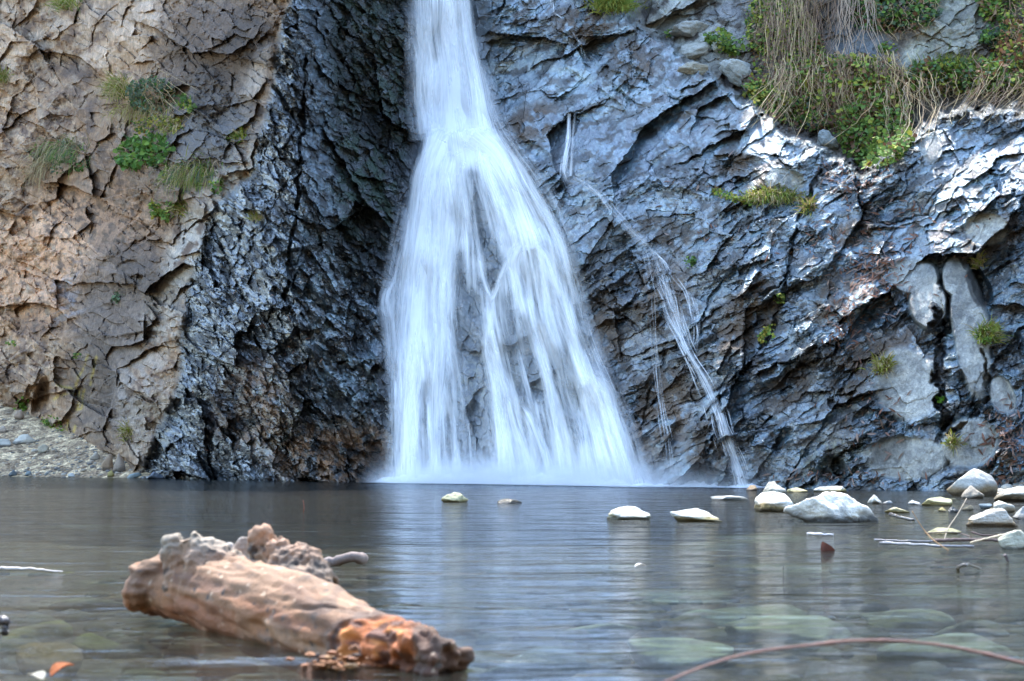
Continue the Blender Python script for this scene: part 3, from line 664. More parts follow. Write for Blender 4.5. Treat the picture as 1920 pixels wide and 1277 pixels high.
ribbons('spray_edge', [
 [(776,-120,16,.10),(778,60,22,.18),(784,200,26,.22),(792,262,26,.2)], [(900,120,24,.16),(930,230,26,.2),(975,300,26,.22),(1010,350,24,.2)],
 [(1010,350,28,.25),(1048,430,26,.22),(1075,520,22,.2),(1100,620,22,.2),(1140,720,24,.22),(1170,800,26,.25),(1200,912,30,.3)],
 [(772,380,26,.2),(752,460,26,.25),(738,560,28,.3),(740,660,22,.25),(742,780,20,.25),(744,912,26,.3)],
 [(735,520,14,.22),(722,560,14,.28),(726,620,12,.2),(732,700,10,.15)]], WFALL, lift=.05)
def thr(n, seed, v0, v1, len0, len1, wd, dn):
    r = random.Random(seed); out = []
    while len(out) < n:
        s = r.uniform(-.01, 1.01); va = r.uniform(v0, v1); ln = r.uniform(len0, len1); pts = []
        um = lineu(np.array([va+ln/2]), Lf)[0]*(1-s)+lineu(np.array([va+ln/2]), Rf)[0]*s
        if va > 300 and gaps(np.array([um]), np.array([va+ln/2]))[0] > .35 and r.random() < .7: continue
        w_ = r.uniform(*wd); d_ = r.uniform(*dn); off = r.uniform(-3,3)
        for k in range(5):
            v = min(va + ln*k/4, 914); l, rr = lineu(np.array([v]), Lf)[0], lineu(np.array([v]), Rf)[0]
            pts.append((l+(rr-l)*s+off*k/4, v+k*.01, w_, d_*(0, .8, 1, .7, 0)[k]))
        if pts[-1][1]-pts[-2][1] > 3: out.append(pts)
    return out
ribbons('water_threads', thr(90, 8, 240, 860, 70, 220, (3, 9), (.2, .6)) + thr(24, 9, -60, 200, 60, 150, (3, 9), (.2, .6)), WFALL, n_across=5, lift=.13, bulge=.01)
# side cascade on the right
sc_b = V3(1385, 915, 12.4); sc_b.z = 0
SIDE = empty('side_cascade', sc_b, 'thin white side stream zigzagging down wet rock right of the main waterfall', 'waterfall')
def strands(paths, n, seed, jit, wd, dn):
    r = random.Random(seed); out = []
    for pts in paths:
        P, _q = catmull([(a, b, c, d) for a, b, c, d in pts], 40)
        for _ in range(n):
            k0 = r.randrange(0, 26); k1 = min(39, k0 + r.randrange(9, 22)); off = r.gauss(0, 1); ph = r.uniform(0, 6.28); fr = r.uniform(.25, .5)
            q = []
            for k in range(k0, k1, 2):
                t = (k-k0)/max(1, k1-k0); u, v, w_, d_ = P[k]
                q.append((u + off*w_*.55*jit + 1.6*math.sin(ph+k*fr), v + .01*k, r.uniform(*wd), min(1.2, d_)*r.uniform(*dn)*math.sin(math.pi*min(1, t*.9+.1))))
            if len(q) > 3: out.append(q)
    return out
MS = [[(1208,450,4,.35),(1224,475,10,.4),(1238,510,16,.4),(1250,560,17,.45),(1262,600,14,.55),(1278,632,10,.75),(1296,670,9,.9),(1318,710,11,1.0),(1338,752,12,1.1)],
      [(1338,748,11,1.1),(1348,775,13,1.0),(1358,810,14,.9),(1372,850,16,.85),(1384,885,18,.85),(1392,914,20,.8)]]
ribbons('main_stream', [[(a, b, c*.8, d*(.35, .6)[i]) for a, b, c, d in m] for i, m in enumerate(MS)] + strands(MS, 36, 5, 1.6, (.8, 2.0), (.25, .75)), SIDE, n_across=5, lift=.025, bulge=.004, rr=3, uvk=2.5)
BS = [[(1215,460,8,.5),(1245,490,9,.5),(1268,520,9,.45),(1290,550,8,.4),(1300,590,7,.35),(1306,630,6,.4),(1300,662,6,.35)],
      [(1225,500,8,.4),(1250,545,8,.45),(1270,600,8,.4),(1284,640,8,.4)]]
ribbons('side_threads', strands(BS, 16, 6, 1.2, (1.0, 2.4), (.5, 1.1)), SIDE, n_across=5, lift=.025, bulge=.004, rr=3, uvk=2.5)
TS = [[(1222,520,6,.3),(1224,600,7,.4),(1230,670,7,.45),(1238,740,6,.5),(1246,790,7,.6),(1256,850,8,.55),(1262,905,9,.5)]]
ribbons('thin_strand', strands(TS, 16, 7, 1.3, (.8, 1.8), (.3, .7)), SIDE, n_across=5, lift=.025, bulge=.004, rr=3, uvk=2.5)
FS = [[(1070,330,6,.4),(1100,345,6,.45),(1125,365,6,.45),(1150,395,6,.45),(1175,425,6,.5),(1200,450,6,.6),(1212,460,6,.7)]]
ribbons('feeder_trickle', [[(a, b, c*1.6, d*.45) for a, b, c, d in m] for m in FS] + strands(FS, 12, 8, 1.4, (.8, 1.6), (.25, .6)), SIDE, n_across=5, lift=.02, bulge=.004, rr=3, uvk=2.5)
tr_b = V3(1062, 330, 14.9)
TRK = empty('rock_trickle', tr_b, 'short thin trickle dropping down the smooth blue slab right of the upper waterfall', 'waterfall')
ribbons('trickle_strand', strands([[(1069,200,5,.6),(1066,250,5,.8),(1061,290,6,.8),(1060,325,8,.5),(1066,340,9,.2)]], 12, 4, 1, (1.2,2.6), (.5,1)) + [[(1068,200,5,.35),(1066,230,4,.6),(1064,270,4,.5),(1061,290,6,.7),(1060,330,8,.3),(1066,345,9,.0)], [(1078,205,3,.3),(1074,260,3,.35),(1070,330,5,.4)]], TRK, n_across=5, lift=.02, bulge=.004, rr=3, uvk=2.5)
UTR = empty('ledge_trickle', V3(1060,50,16.2), 'faint split trickle on dark ledge at the top edge right of the main fall', 'waterfall')
ribbons('trickle_strand', strands([[(1034,-60,5,.7),(1036,0,5,.8),(1040,24,5,.7),(1056,34,6,.7),(1066,50,6,.6)], [(1066,50,6,.5),(1088,80,6,.4),(1094,105,7,.5),(1106,130,8,.4)]], 9, 3, 1, (.9,1.8), (.3,.8)), UTR, n_across=5, lift=.02, bulge=.004, rr=3, uvk=2.5)

# foam on the water where the fall lands
def foam():
    T = NT('foam'); p = T.pos(); d = T.attr('dens', 'Fac'); n = noise(T, T.scaled(p, 1, 2.5, 1), 7, 5, .65)
    al = T.math('MULTIPLY', T.math('MULTIPLY_ADD', n, 2.6, -.35, clamp=True), d, clamp=True)
    m = T.n('MixShader', i0=al, i1=T.n('BsdfTransparent').outputs[0], i2=T.n('BsdfDiffuse', Color=(.93,.95,.97,1)).outputs[0])
    return T.surf(m.outputs[0])
M_FOAM = foam()
fu = np.linspace(690, 1460, 200); fs = np.linspace(0, 1, 24)
yb = np.interp(fu, [690,740,900,1190,1400,1460], [14.7,14.5,14.1,12.9,12.2,12.1])
FY = yb[:,None] + (.45 - 1.5*fs)[None,:]*np.interp(fu,[690,740,1200,1300,1460],[.3,1,1,.6,.4])[:,None]
FX = ((fu-960)/F)[:,None]*yb[:,None]*np.ones((1,24))
fd = (np.clip(1.5-1.9*fs, 0, 1.3)[None,:])*np.interp(fu, [690,735,760,1190,1215,1350,1380,1410,1460], [0,.9,1.2,1.2,.8,.7,1,.6,0])[:,None]
fz = .006 + .13*np.clip(1-np.abs(fs-.30)*3.4, 0, 1)[None,:]*np.clip(fd, 0, 1)*np.abs(fbm(FX*5, FY*5, 4, 3)+.45)
fo = mesh_np('foam', np.stack([FX, FY, fz], -1).reshape(-1,3), grid_faces(200, 24), M_FOAM, None, True, floats={'dens': fd.ravel()})
fo.parent = WFALL; fo.matrix_parent_inverse = Matrix.Translation(-WFALL.location)
# spray hanging over the landing line
def mist():
    T = NT('mist'); p = T.pos(); s = T.n('SeparateXYZ', Vector=p)
    n = noise(T, p, 3.5, 3, .6)
    z = T.math('MULTIPLY', T.math('ADD', s.outputs[2], .0), -12.0); ez = T.math('EXPONENT', z)
    yy = T.math('POWER', T.math('SUBTRACT', 1.0, T.math('MULTIPLY', T.math('ABSOLUTE', s.outputs[1]), 2.2), clamp=True), 1.0)
    xe = T.n('MapRange', i0=T.math('ABSOLUTE', s.outputs[0]), i1=1.0, i2=2.1, i3=1.0, i4=0.0).outputs[0]
    d = T.math('MULTIPLY', T.math('MULTIPLY', ez, yy), T.math('MULTIPLY', xe, T.math('MULTIPLY_ADD', n, 3.0, -.9, clamp=True)))
    v = T.n('VolumePrincipled', Density=T.math('MULTIPLY', d, 30.0)); v.inputs['Color'].default_value = (.95,.97,1,1)
    return T.surf(v.outputs[0], True)
a = Vector((-1.30, 14.35, 0)); b = Vector((2.15, 12.45, 0)); mid = (a+b)/2; ang = math.atan2(b.y-a.y, b.x-a.x)
bx = np.array([(x, y, z) for z in (0.01, .55) for y in (-.45, .45) for x in (-2.15, 2.15)], float)
mi = mesh_np('mist', bx, np.array([(0,2,3,1),(4,5,7,6),(0,1,5,4),(2,6,7,3),(0,4,6,2),(1,3,7,5)]), mist())
mi.location = (mid.x, mid.y-.1, 0); mi.rotation_euler.z = ang; tag(mi, 'fine white spray hanging where the waterfall meets the pool', 'mist', kind='stuff')

# ------------------------------------------------------------------ stones
import bmesh
def ico(sub):
    bm = bmesh.new(); bmesh.ops.create_icosphere(bm, subdivisions=sub, radius=1)
    co_ = np.array([v.co[:] for v in bm.verts]); f = np.array([[v.index for v in fc.verts] for fc in bm.faces]); bm.free(); return co_, f
ICO = {k: ico(k) for k in (2, 3, 4, 5)}
def n3(p, s, seed): return (perlin(p[:,0]*s+seed, p[:,1]*s+3.3*seed, seed) + perlin(p[:,1]*s+1.7*seed, p[:,2]*s, seed+5) + perlin(p[:,2]*s+seed, p[:,0]*s, seed+9))/2
def stone_geo(seed, sub=4, planes=10, sharp=14, lump=.07):
    r = np.random.RandomState(seed); d, f = ICO[sub]
    n = r.normal(size=(planes, 3)); n /= np.linalg.norm(n, axis=1)[:, None]; dist = r.uniform(.55, .95, planes); sharp = sharp*2
    q = np.maximum(d@n.T, 1e-3)/dist[None, :]
    rad = 1/(np.sum(q**sharp, 1)**(1/sharp)+.0)
    rad = np.minimum(rad, 1.25)
    p = d*rad[:, None]; p = p*(1 + lump*n3(p, 2.2, seed) + lump*.5*n3(p, 6, seed+3) + lump*.3*n3(p, 15, seed+4))[:, None]
    p = p/np.abs(p).max(0)
    return p, f
def stone(name, u0, u1, vtop, vbot, c, label, cat='rock', seed=1, sink=.35, skew=0, depth=.8, band=None, mat=None, group=None, z0=0.0, sub=4, rotz=0, Y=None, sharp=14, peak=1.0, planes=11, lump=.09):
    """stone seen between columns u0..u1, standing in the water (or on z0) at row vbot"""
    uc = (u0+u1)/2
    b = onz(uc, vbot, z0) if Y is None else V3(uc, vbot, Y)
    px = b.y/F; wd = (u1-u0)*px/2; hh = (vbot-vtop)*px
    p, f = stone_geo(seed, sub, planes, sharp, lump)
    if rotz: a = R(rotz); p = np.stack([p[:,0]*math.cos(a)-p[:,1]*math.sin(a), p[:,0]*math.sin(a)+p[:,1]*math.cos(a), p[:,2]], -1); p = p/np.abs(p).max(0)
    s = hh/(1+1-sink*2) if sink < .95 else hh
    zz = (p[:,2]+1-2*sink)*s                                   # top at hh, sunk below 0
    zt = zz/max(hh,1e-4)
    nar = 1 - .42*peak*np.clip(zt, 0, 1)**1.2
    P = np.stack([p[:,0]*wd*nar + skew*wd*np.clip(zt,0,1), p[:,1]*wd*depth*nar, zz], -1)
    cc = np.tile(C(*c), (len(P),1))
    if band is not None:
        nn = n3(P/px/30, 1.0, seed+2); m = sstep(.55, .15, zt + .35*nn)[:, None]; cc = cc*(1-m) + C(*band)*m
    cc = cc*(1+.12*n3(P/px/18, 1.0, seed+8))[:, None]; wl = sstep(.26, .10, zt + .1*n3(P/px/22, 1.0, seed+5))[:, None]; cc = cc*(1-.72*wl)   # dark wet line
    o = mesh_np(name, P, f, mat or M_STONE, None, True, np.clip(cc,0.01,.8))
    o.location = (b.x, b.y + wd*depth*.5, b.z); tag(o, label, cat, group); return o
PALE = (.70,.66,.58); YEL = (.30,.24,.09); GRY = (.34,.34,.32); BLU = (.20,.25,.27); BRN = (.28,.19,.10); GS = 'stones standing out of the pool'
S = [
 (1473,1671,920,980,PALE,'largest pale flat topped slab among the stones standing in the water',(.22,.21,.19),2,-.28,.8,.30),
 (1411,1495,922,960,PALE,'white stone with ochre foot close left of the largest pale slab',(.20,.14,.05),3,-.1,.9,.3),
 (1420,1478,903,930,(.38,.36,.30),'rounded grey stone behind the white stone with the ochre foot',(.20,.19,.14),4,.1,.8,.3),
 (1328,1406,925,938,GRY,'low dark wet flat stone near the foot of the side stream',(.12,.12,.10),5,0,.8,.35),
 (1474,1524,914,923,(.36,.34,.2),'long low ochre stone against the cliff foot behind the largest slab',YEL,6,0,.7,.3),
 (1518,1597,910,923,(.36,.36,.34),'low grey stone by the cliff foot right of the low ochre stone',YEL,7,.1,.7,.3),
 (1400,1426,910,920,BRN,'tiny brown stone beside the landing of the side stream',(.15,.1,.07),8,0,.9,.3),
 (1625,1657,928,945,PALE,'small pointed white stone just behind the right end of the largest slab',(.34,.32,.26),9,-.1,.9,.3),
 (1655,1678,937,945,GRY,'small low grey stone touching the pointed white stone',None,10,0,.9,.3),
 (1727,1800,932,949,(.42,.38,.22),'ochre topped flat oval stone in front of the big round boulder',YEL,11,0,.7,.3),
 (1700,1731,938,947,(.42,.42,.40),'small pale stone touching the left end of the ochre oval stone',None,12,0,.8,.3),
 (1655,1709,951,962,(.38,.32,.18),'flat ochre stone awash beyond the right end of the largest slab',YEL,13,0,.7,.3),
 (1815,1919,948,988,(.50,.45,.38),'large cream stone with rusty waterline near the right edge',(.32,.22,.12),14,-.05,.8,.3),
 (1857,1908,939,961,(.46,.43,.36),'cream stone with brown right end behind the large rusty based cream stone',(.36,.28,.18),15,.05,.8,.3),
 (1835,1867,940,954,BLU,'blue grey stone behind the left shoulder of the large cream stone',None,16,0,.8,.3),
 (1896,1960,950,974,GRY,'grey stone cut by the right edge beside the large cream stone',(.22,.2,.17),17,0,.8,.3),
 (1868,1965,912,941,(.46,.44,.38),'broad pale stone with dark brown foot cut by the right edge',(.12,.09,.05),18,.1,.8,.3),
 (1868,1960,995,1030,(.42,.40,.30),'speckled pale stone with a dark stick across it at the right edge',(.36,.33,.24),19,.1,.8,.3),
 (1735,1811,989,1002,(.38,.34,.18),'low yellow stone awash behind the floating reeds',YEL,20,0,.7,.3),
 (1757,1777,951,959,YEL,'tiny yellow stone right of the flat ochre stone awash',None,21,0,.8,.3),
 (1775,1800,950,961,(.07,.07,.065),'small black pointed stone in the shallows',None,22,.2,.8,.3),
 (1806,1832,947,957,(.30,.24,.15),'small brown stone left of the blue grey stone',None,23,0,.8,.3),
 (824,891,923,942,(.40,.37,.22),'yellow mossy stone alone in the pool before the left curtain of the fall',YEL,24,-.05,.8,.3),
 (930,981,933,944,(.07,.055,.03),'small dark brown wet stone right of the lone yellow mossy stone',None,25,0,.8,.3),
 (1138,1247,948,974,(.48,.47,.42),'left one of two white stones side by side in mid pool',(.34,.31,.2),26,-.15,.7,.3),
 (1248,1363,950,978,(.48,.47,.42),'right one of two white stones side by side in mid pool',(.30,.24,.10),27,-.1,.7,.3),
]
for (u0,u1,vt,vb,c,lab,band,seed,skew,dep,sink) in S:
    big = (u1-u0) > 60
    if seed == 22 or seed == 25: m = M_WETSTONE
    else: m = M_STONE
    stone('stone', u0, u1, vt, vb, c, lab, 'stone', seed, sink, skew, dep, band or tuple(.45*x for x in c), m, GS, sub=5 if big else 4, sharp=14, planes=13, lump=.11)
stone('boulder', 1771, 1878, 879, 930, (.42,.41,.37), 'big round boulder with brown left flank at the cliff foot on the right', 'boulder', 41, .3, .0, .8, (.24,.17,.09), M_STONE, sub=5, sharp=4, peak=.15, planes=3, lump=.04)
stone('boulder', 1806, 1858, 911, 935, (.34,.28,.21), 'small brown boulder leaning on the front of the big round boulder', 'boulder', 42, .3, .0, .8, (.2,.17,.13), M_STONE, sub=4, sharp=7)
GB = 'stones on the left gravel bank'
for (u0,u1,vt,vb,z0,c,lab,seed) in (
 (187,212,843,884,.05,(.34,.24,.16),'rounded tan boulder at the foot of the left cliff, the left of a touching pair',51),
 (208,236,842,886,.05,(.32,.25,.19),'rounded tan boulder at the foot of the left cliff, the right of a touching pair',52),
 (200,216,880,895,0,(.36,.29,.10),'small bright yellow stone at the water edge below the tan boulders',53),
 (228,268,884,898,0,(.22,.26,.26),'flat blue grey slab at the water edge below the left cliff',54),
 (18,67,813,832,.55,(.50,.46,.38),'long flat cream slab lying on the left bank',55),
 (-14,23,822,837,.5,(.46,.44,.38),'pale slab cut by the left edge on the bank',56),
 (20,45,767,787,.9,(.40,.30,.22),'tan rounded stone at the top of the left bank',57),
 (66,93,833,850,.42,(.38,.33,.24),'cream angular stone halfway up the left bank',58),
 (166,187,847,864,.25,(.38,.33,.26),'pale wedge stone left of the pair of tan boulders',59),
 (-10,14,795,812,.7,(.42,.34,.27),'pinkish stone at the left edge of the bank',60),
 (14,34,880,893,0,(.13,.15,.16),'dark blue grey stone on the waterline at the far left',61),
 (125,142,886,895,0,(.45,.45,.42),'white flat stone on the waterline of the left bank',62),
 (45,62,883,893,0,(.20,.24,.25),'small slate coloured stone on the waterline left of the white flat one',63)):
    # rest it on the bank: march along the line of sight to the ground
    best = None
    for y in np.arange(15, 23, .02):
        p = V3((u0+u1)/2, vb, y)
        if ground_z(np.array([p.x]), np.array([p.y]))[0] >= p.z: best = y; break
    Yq = best if best else onz((u0+u1)/2, vb, 0).y
    stone('stone', u0, u1, vt, vb, c, lab, 'stone', seed, .25, 0, .8, None, M_STONE, GB, Y=Yq, sub=3, sharp=10)
stone('waterline_rock', 268, 306, 884, 898, (.10,.12,.15), 'dark blue wet rock at the water edge under the left cliff corner', 'rock', 64, .3, 0, .8, None, M_WETSTONE, sub=4)
# boulders lodged above the dome
GL = 'pale boulders lodged on the ledge above the wet dome'
for (u0,u1,vt,vb,c,lab,seed,rz) in (
 (1345,1432,98,168,(.40,.41,.38),'largest pale boulder lodged above the wet dome beside the ivy',71,20),
 (1258,1345,74,122,(.42,.41,.36),'cracked cream boulder left of the largest lodged boulder',72,0),
 (1330,1374,72,108,(.42,.41,.35),'upright pale boulder wedged above and between two larger ones',73,0),
 (1248,1345,38,76,(.40,.40,.37),'long pale boulder topmost of the lodged pile',74,10),
 (1268,1342,110,148,(.36,.34,.28),'buff boulder lowest of the lodged pile',75,0),
 (1524,1582,244,294,(.26,.28,.27),'slanted grey rock lodged at the lower tip of the dome under the ivy',76,-25)):
    p, n = surf((u0+u1)/2, (vt+vb)/2); px = p.y/F; wd = (u1-u0)/2*px; hh = (vb-vt)/2*px
    q, f = stone_geo(seed, 5, sharp=14, lump=.16)
    a = R(-35 if seed in (71,76) else rz*.5); P = np.stack([q[:,0]*wd, q[:,1]*wd*.6, q[:,2]*hh*(.8 if seed in (71,76) else 1)], -1)
    P = np.stack([P[:,0]*math.cos(a)-P[:,2]*math.sin(a)*1, P[:,1], P[:,0]*math.sin(a)+P[:,2]*math.cos(a)], -1) if a else P
    o = mesh_np('boulder', P, f, M_BOULDER, None, True, np.tile(C(*c), (len(P),1))); o.location = p - Vector((0, .0, 0)); tag(o, lab, 'boulder', GL)
# stones lying under the water
GU = 'stones lying on the pool bed'
for k, (u, v, w_, d_, c, lab) in enumerate((
 (1345,1066,150,.9,(.24,.30,.26),'pale green stone on the pool bed below the right one of the two white stones'),
 (1420,1046,200,.9,(.22,.25,.18),'long olive stone on the pool bed left of the floating brown leaf'),
 (1485,1124,250,.6,(.30,.34,.26),'widest pale green slab on the pool bed, centre right'),
 (1265,1186,210,.8,(.36,.42,.34),'brightest mint green slab on the pool bed in the near centre'),
 (1765,1182,280,.6,(.24,.27,.20),'broad grey green slab on the pool bed under the arching twig'),
 (1680,1085,210,.6,(.26,.28,.20),'olive slab on the pool bed right of the floating brown leaf'),
 (1130,1120,170,.8,(.26,.30,.24),'grey green slab on the pool bed left of centre water'),
 (60,1130,150,.9,(.20,.20,.07),'mossy yellow green stone on the pool bed at the left edge'),
 (180,1160,120,.8,(.18,.19,.06),'mossy stone on the pool bed beside the left end of the log'),
 (90,1210,150,.8,(.20,.15,.08),'brown stone on the pool bed in the lower left'),
 (1000,1230,210,.7,(.14,.16,.17),'slate coloured stone on the pool bed right of the log end'),
 (1830,1100,160,.7,(.17,.19,.16),'grey stone on the pool bed near the curled dark stick'),
 (1560,1240,220,.7,(.15,.13,.11),'dark brown slab on the pool bed just below the crest of the arching twig'),
 (160,1022,190,.8,(.17,.17,.12),'faint grey stone on the pool bed far behind the log'))):
    zb = -.12; b = onz(u, v, zb); px = b.y/F; q, f = stone_geo(200+k, 4, sharp=8)
    wd = w_/2*px; P = np.stack([q[:,0]*wd, q[:,1]*wd*d_, q[:,2]*.05], -1)
    gz = float(ground_z(np.array([b.x]), np.array([b.y]))[0])
    o = mesh_np('bed_stone', P, f, M_STONE, None, True, np.tile(C(*c), (len(P),1))*1.5*(1+.25*n3(P*20, 1, 9+k))[:,None]); o.location = (b.x, b.y, min(gz+.02, -.07)); o.rotation_euler.z = rng.uniform(-.4,.4); tag(o, lab, 'stone', GU)
# pebbles: one mass
def pebbles():
    mb = MB(); r = np.random.RandomState(5); d, f = ICO[2]
    def put(x, y, s, c, zoff=0):
        z = float(ground_z(np.array([x]), np.array([y]))[0]); sc3 = s*np.array([r.uniform(.8,1.4), r.uniform(.8,1.3), r.uniform(.4,.8)])
        q = d*(1+.18*n3(d, 1.5, int(r.randint(1000))))[:,None]*sc3; a = r.uniform(0,6.28)
        q = np.stack([q[:,0]*math.cos(a)-q[:,1]*math.sin(a), q[:,0]*math.sin(a)+q[:,1]*math.cos(a), q[:,2]], -1)
        mb.add(q+np.array([x, y, z+zoff]), f, c)
    pal = [(.34,.28,.21),(.28,.23,.17),(.19,.19,.17),(.30,.22,.15),(.40,.36,.30),(.15,.14,.13)]
    for k in range(1500):
        u = r.uniform(-120, 262); y = 17.6 + abs(r.normal())*1.1 if r.rand() < .55 else r.uniform(17.6, 21.5)
        x = (u-960)/F*y; put(x, y, .008+.024*r.rand()**2.6 + (.02 if r.rand() < .05 else 0), pal[r.randint(6)])
    for k in range(900):
        a = r.normal(3.95, .35); b_ = r.normal(10.5, .55); put(a, b_, .012+.035*r.rand()**2, pal[r.randint(6)])
    for k in range(260):
        put(r.uniform(3.4,5.2)*.95, r.uniform(7.0, 11), .02+.04*r.rand()**2, pal[r.randint(6)])
    for k in range(700):
        y = r.uniform(1.3, 9); x = r.uniform(-.42,.42)*y; put(x, y, .02+.05*r.rand()**1.5, tuple(.42*np.array([(.30,.30,.20),(.22,.20,.12),(.34,.36,.30),(.25,.16,.10)][r.randint(4)])))
    o = mb.build('pebbles', M_STONE, smooth=True); tag(o, 'mixed grey and tan pebbles on the bank and pool bed', 'pebbles', kind='stuff')
pebbles()

# ------------------------------------------------------------------ plants
G1=(.16,.25,.045); G2=(.08,.15,.035); G3=(.32,.33,.06); G4=(.11,.16,.09); DRY=(.48,.38,.21); DRY2=(.32,.22,.13); RED=(.22,.10,.05); YL=(.36,.30,.05)
LEAF = np.array([(0,0,0),(.34,.3,.06),(.42,.62,.03),(0,1,-.06),(-.42,.62,.03),(-.34,.3,.06),(0,.5,0)], float)
LF = np.array([(0,1,6),(1,2,6),(2,3,6),(3,4,6),(4,5,6),(5,0,6)])
def basis(fwd, up):
    f = fwd/np.linalg.norm(fwd); s = np.cross(f, up); s /= (np.linalg.norm(s)+1e-9); n = np.cross(s, f); return s, f, n
def leaves(mb, r, cu, cv, ru, rv, n, size, pal, thick=.12, ang=0, clump=True, shape=None):
    size *= 1.12; n = int(n*1.35); ru *= 1.08; rv *= 1.1
    cl_ = [(r.uniform(-1,1), r.uniform(-1,1)) for _ in range(max(3, n//50))]
    k = 0; tries = 0
    while k < n and tries < n*6:
        tries += 1
        if clump and r.random() < .75:
            c = r.choice(cl_); a, b = c[0]+r.gauss(0,.16), c[1]+r.gauss(0,.16)
        else: a, b = r.uniform(-1,1), r.uniform(-1,1)
        if a*a+b*b > 1.05: continue
        du, dv = a*ru, b*rv; t = R(ang); u = cu+du*math.cos(t)-dv*math.sin(t); v = cv+du*math.sin(t)+dv*math.cos(t)
        p, nn = surf(u, v); out = np.array([nn.x*.6+0, -1.0, nn.z*.3+.15])
        hgt = r.random()**1.3*thick*(1.1-.6*(a*a+b*b))
        pos = np.array(p) + out*hgt
        f = np.array([r.gauss(0,.8), r.gauss(-.5,.5), r.gauss(-.35,.6)]); up = np.array([r.gauss(0,.5), r.gauss(-.8,.4), r.gauss(.7,.5)])
        s_, f_, n_ = basis(f, up); sz = size*r.uniform(.55,1.7)
        L = LEAF if shape is None else shape
        P = pos + (L[:,0:1]*s_ + L[:,1:2]*f_ + L[:,2:3]*n_)*sz
        c = np.array(pal[r.randrange(len(pal))])*r.uniform(.7,1.3); mb.add(P, LF, c); k += 1
def blade(mb, r, p0, dirv, length, wd, c, droop=.5, seg=5):
    p = np.array(p0, float); d = np.array(dirv, float); d /= np.linalg.norm(d); side = np.cross(d, (0,-1,.2)); side /= (np.linalg.norm(side)+1e-9)
    pts = []
    for k in range(seg+1):
        pts.append(p.copy()); d = d + np.array((0,0,-droop/seg*(1+k*.4))); d /= np.linalg.norm(d); p = p + d*length/seg
    P = []
    for k, q in enumerate(pts):
        w_ = wd*(1-(k/seg)**1.5*.9); P += [q-side*w_, q+side*w_]
    f = [(2*k, 2*k+1, 2*k+3, 2*k+2) for k in range(seg)]; mb.add(P, f, c)
def grass(mb, r, cu, cv, ru, rv, n, length, pal, droop=.8, lean=0, up=1.0):
    length *= 1.2; n = int(n*1.5)
    for _ in range(int(n*1.6)):
        a = r.gauss(0,.45); b = r.gauss(0,.45); p, nn = surf(cu+a*ru, cv+b*rv)
        d = (r.gauss(lean,.55)+a*.3, -abs(r.gauss(.55,.35)), r.gauss(up,.4)); c = np.array(pal[r.randrange(len(pal))])*r.uniform(.7,1.3)
        blade(mb, r, np.array(p)+np.array((0,.02,-.01)), d, length*r.uniform(.5,1.2), .0055*r.uniform(.7,1.4), c, droop*r.uniform(.6,1.6))
def tube(mb, pts, r0, r1, c, ns=5):
    pts = np.array(pts, float); n = len(pts); T = np.gradient(pts, axis=0); T /= (np.linalg.norm(T, axis=1)[:,None]+1e-9)
    a = np.cross(T, (0.13,.2,1)); a /= (np.linalg.norm(a, axis=1)[:,None]+1e-9); b = np.cross(T, a)
    th = np.arange(ns)/ns*2*math.pi; rr = np.broadcast_to(np.linspace(r0, r1, n) if np.ndim(r0) == 0 else np.asarray(r0), (n,))
    P = pts[:,None,:] + rr[:,None,None]*(np.cos(th)[None,:,None]*a[:,None,:] + np.sin(th)[None,:,None]*b[:,None,:])
    P = np.concatenate([P.reshape(-1,3), pts[:1], pts[-1:]]); f = []
    for i in range(n-1):
        for j in range(ns): f.append((i*ns+j, i*ns+(j+1)%ns, (i+1)*ns+(j+1)%ns, (i+1)*ns+j))
    mb.add(P, f, c)
    cap = [((j+1)%ns, j, n*ns) for j in range(ns)] + [((n-1)*ns+j, (n-1)*ns+(j+1)%ns, n*ns+1) for j in range(ns)]
    mb.t.append(np.array(cap, np.int32)+mb.n-len(P))
def roots(mb, r, u0, u1, va, vb, n, pal, rad=.003, spread=12):
    for _ in range(n):
        u = r.uniform(u0, u1); v = r.uniform(va-15, va+25); L = r.uniform(.2,1)*(vb-va); pts = []; du = r.gauss(0, spread*1.8)
        d0 = r.uniform(.05,.22)
        for k in range(8):
            t = k/7; uu = u+du*t*t+r.gauss(0,3.2); p, nn = surf(uu, v+L*t); pts.append((p.x, p.y-d0*(1-.3*t)-.02, p.z))
        y = min(q[1] for q in pts[:]); pts = [(q[0], q[1]*.5+y*.5, q[2]) for q in pts]
        tube(mb, pts, rad*r.uniform(.6,1.5), rad*.4, np.array(pal[r.randrange(len(pal))])*r.uniform(.75,1.25), 4)
def plant(name, label, cat, u, v, parts, group=None, seed=1):
    """parts: list of (part_name, builder)"""
    p, _ = surf(u, v)
    if len(parts) == 1:
        mb = MB(); parts[0][1](mb, random.Random(seed)); o = mb.build(name, M_LEAF); origin_to(o, p); return tag(o, label, cat, group)
    e = empty(name, p, label, cat, group)
    for k, (pn, fn) in enumerate(parts):
        mb = MB(); fn(mb, random.Random(seed*7+k)); o = mb.build(pn, M_LEAF if pn not in ('root','stem') else M_WOOD); o.parent = e; o.matrix_parent_inverse = Matrix.Translation(-e.location)
    return e
GP = 'plants growing on the left rock face'; GRt = 'plants hanging over the right ledge'; GC = 'small plants in cracks of the wet right rock'
IV = [G1, G1, G2, G3, (.13,.2,.06)]; IVD = [G2, G4, G2, (.04,.07,.04), G1]; MIX = [G1, G2, DRY2, RED, G3]
tuft = lambda u,v,ru,rv,n,L,pal,**k: (lambda mb,r: grass(mb,r,u,v,ru,rv,n,L,pal,**k))
lv = lambda u,v,ru,rv,n,s,pal,**k: (lambda mb,r: leaves(mb,r,u,v,ru,rv,n,s,pal+([(.17,.09,.05)] if n > 1200 else []),**k))
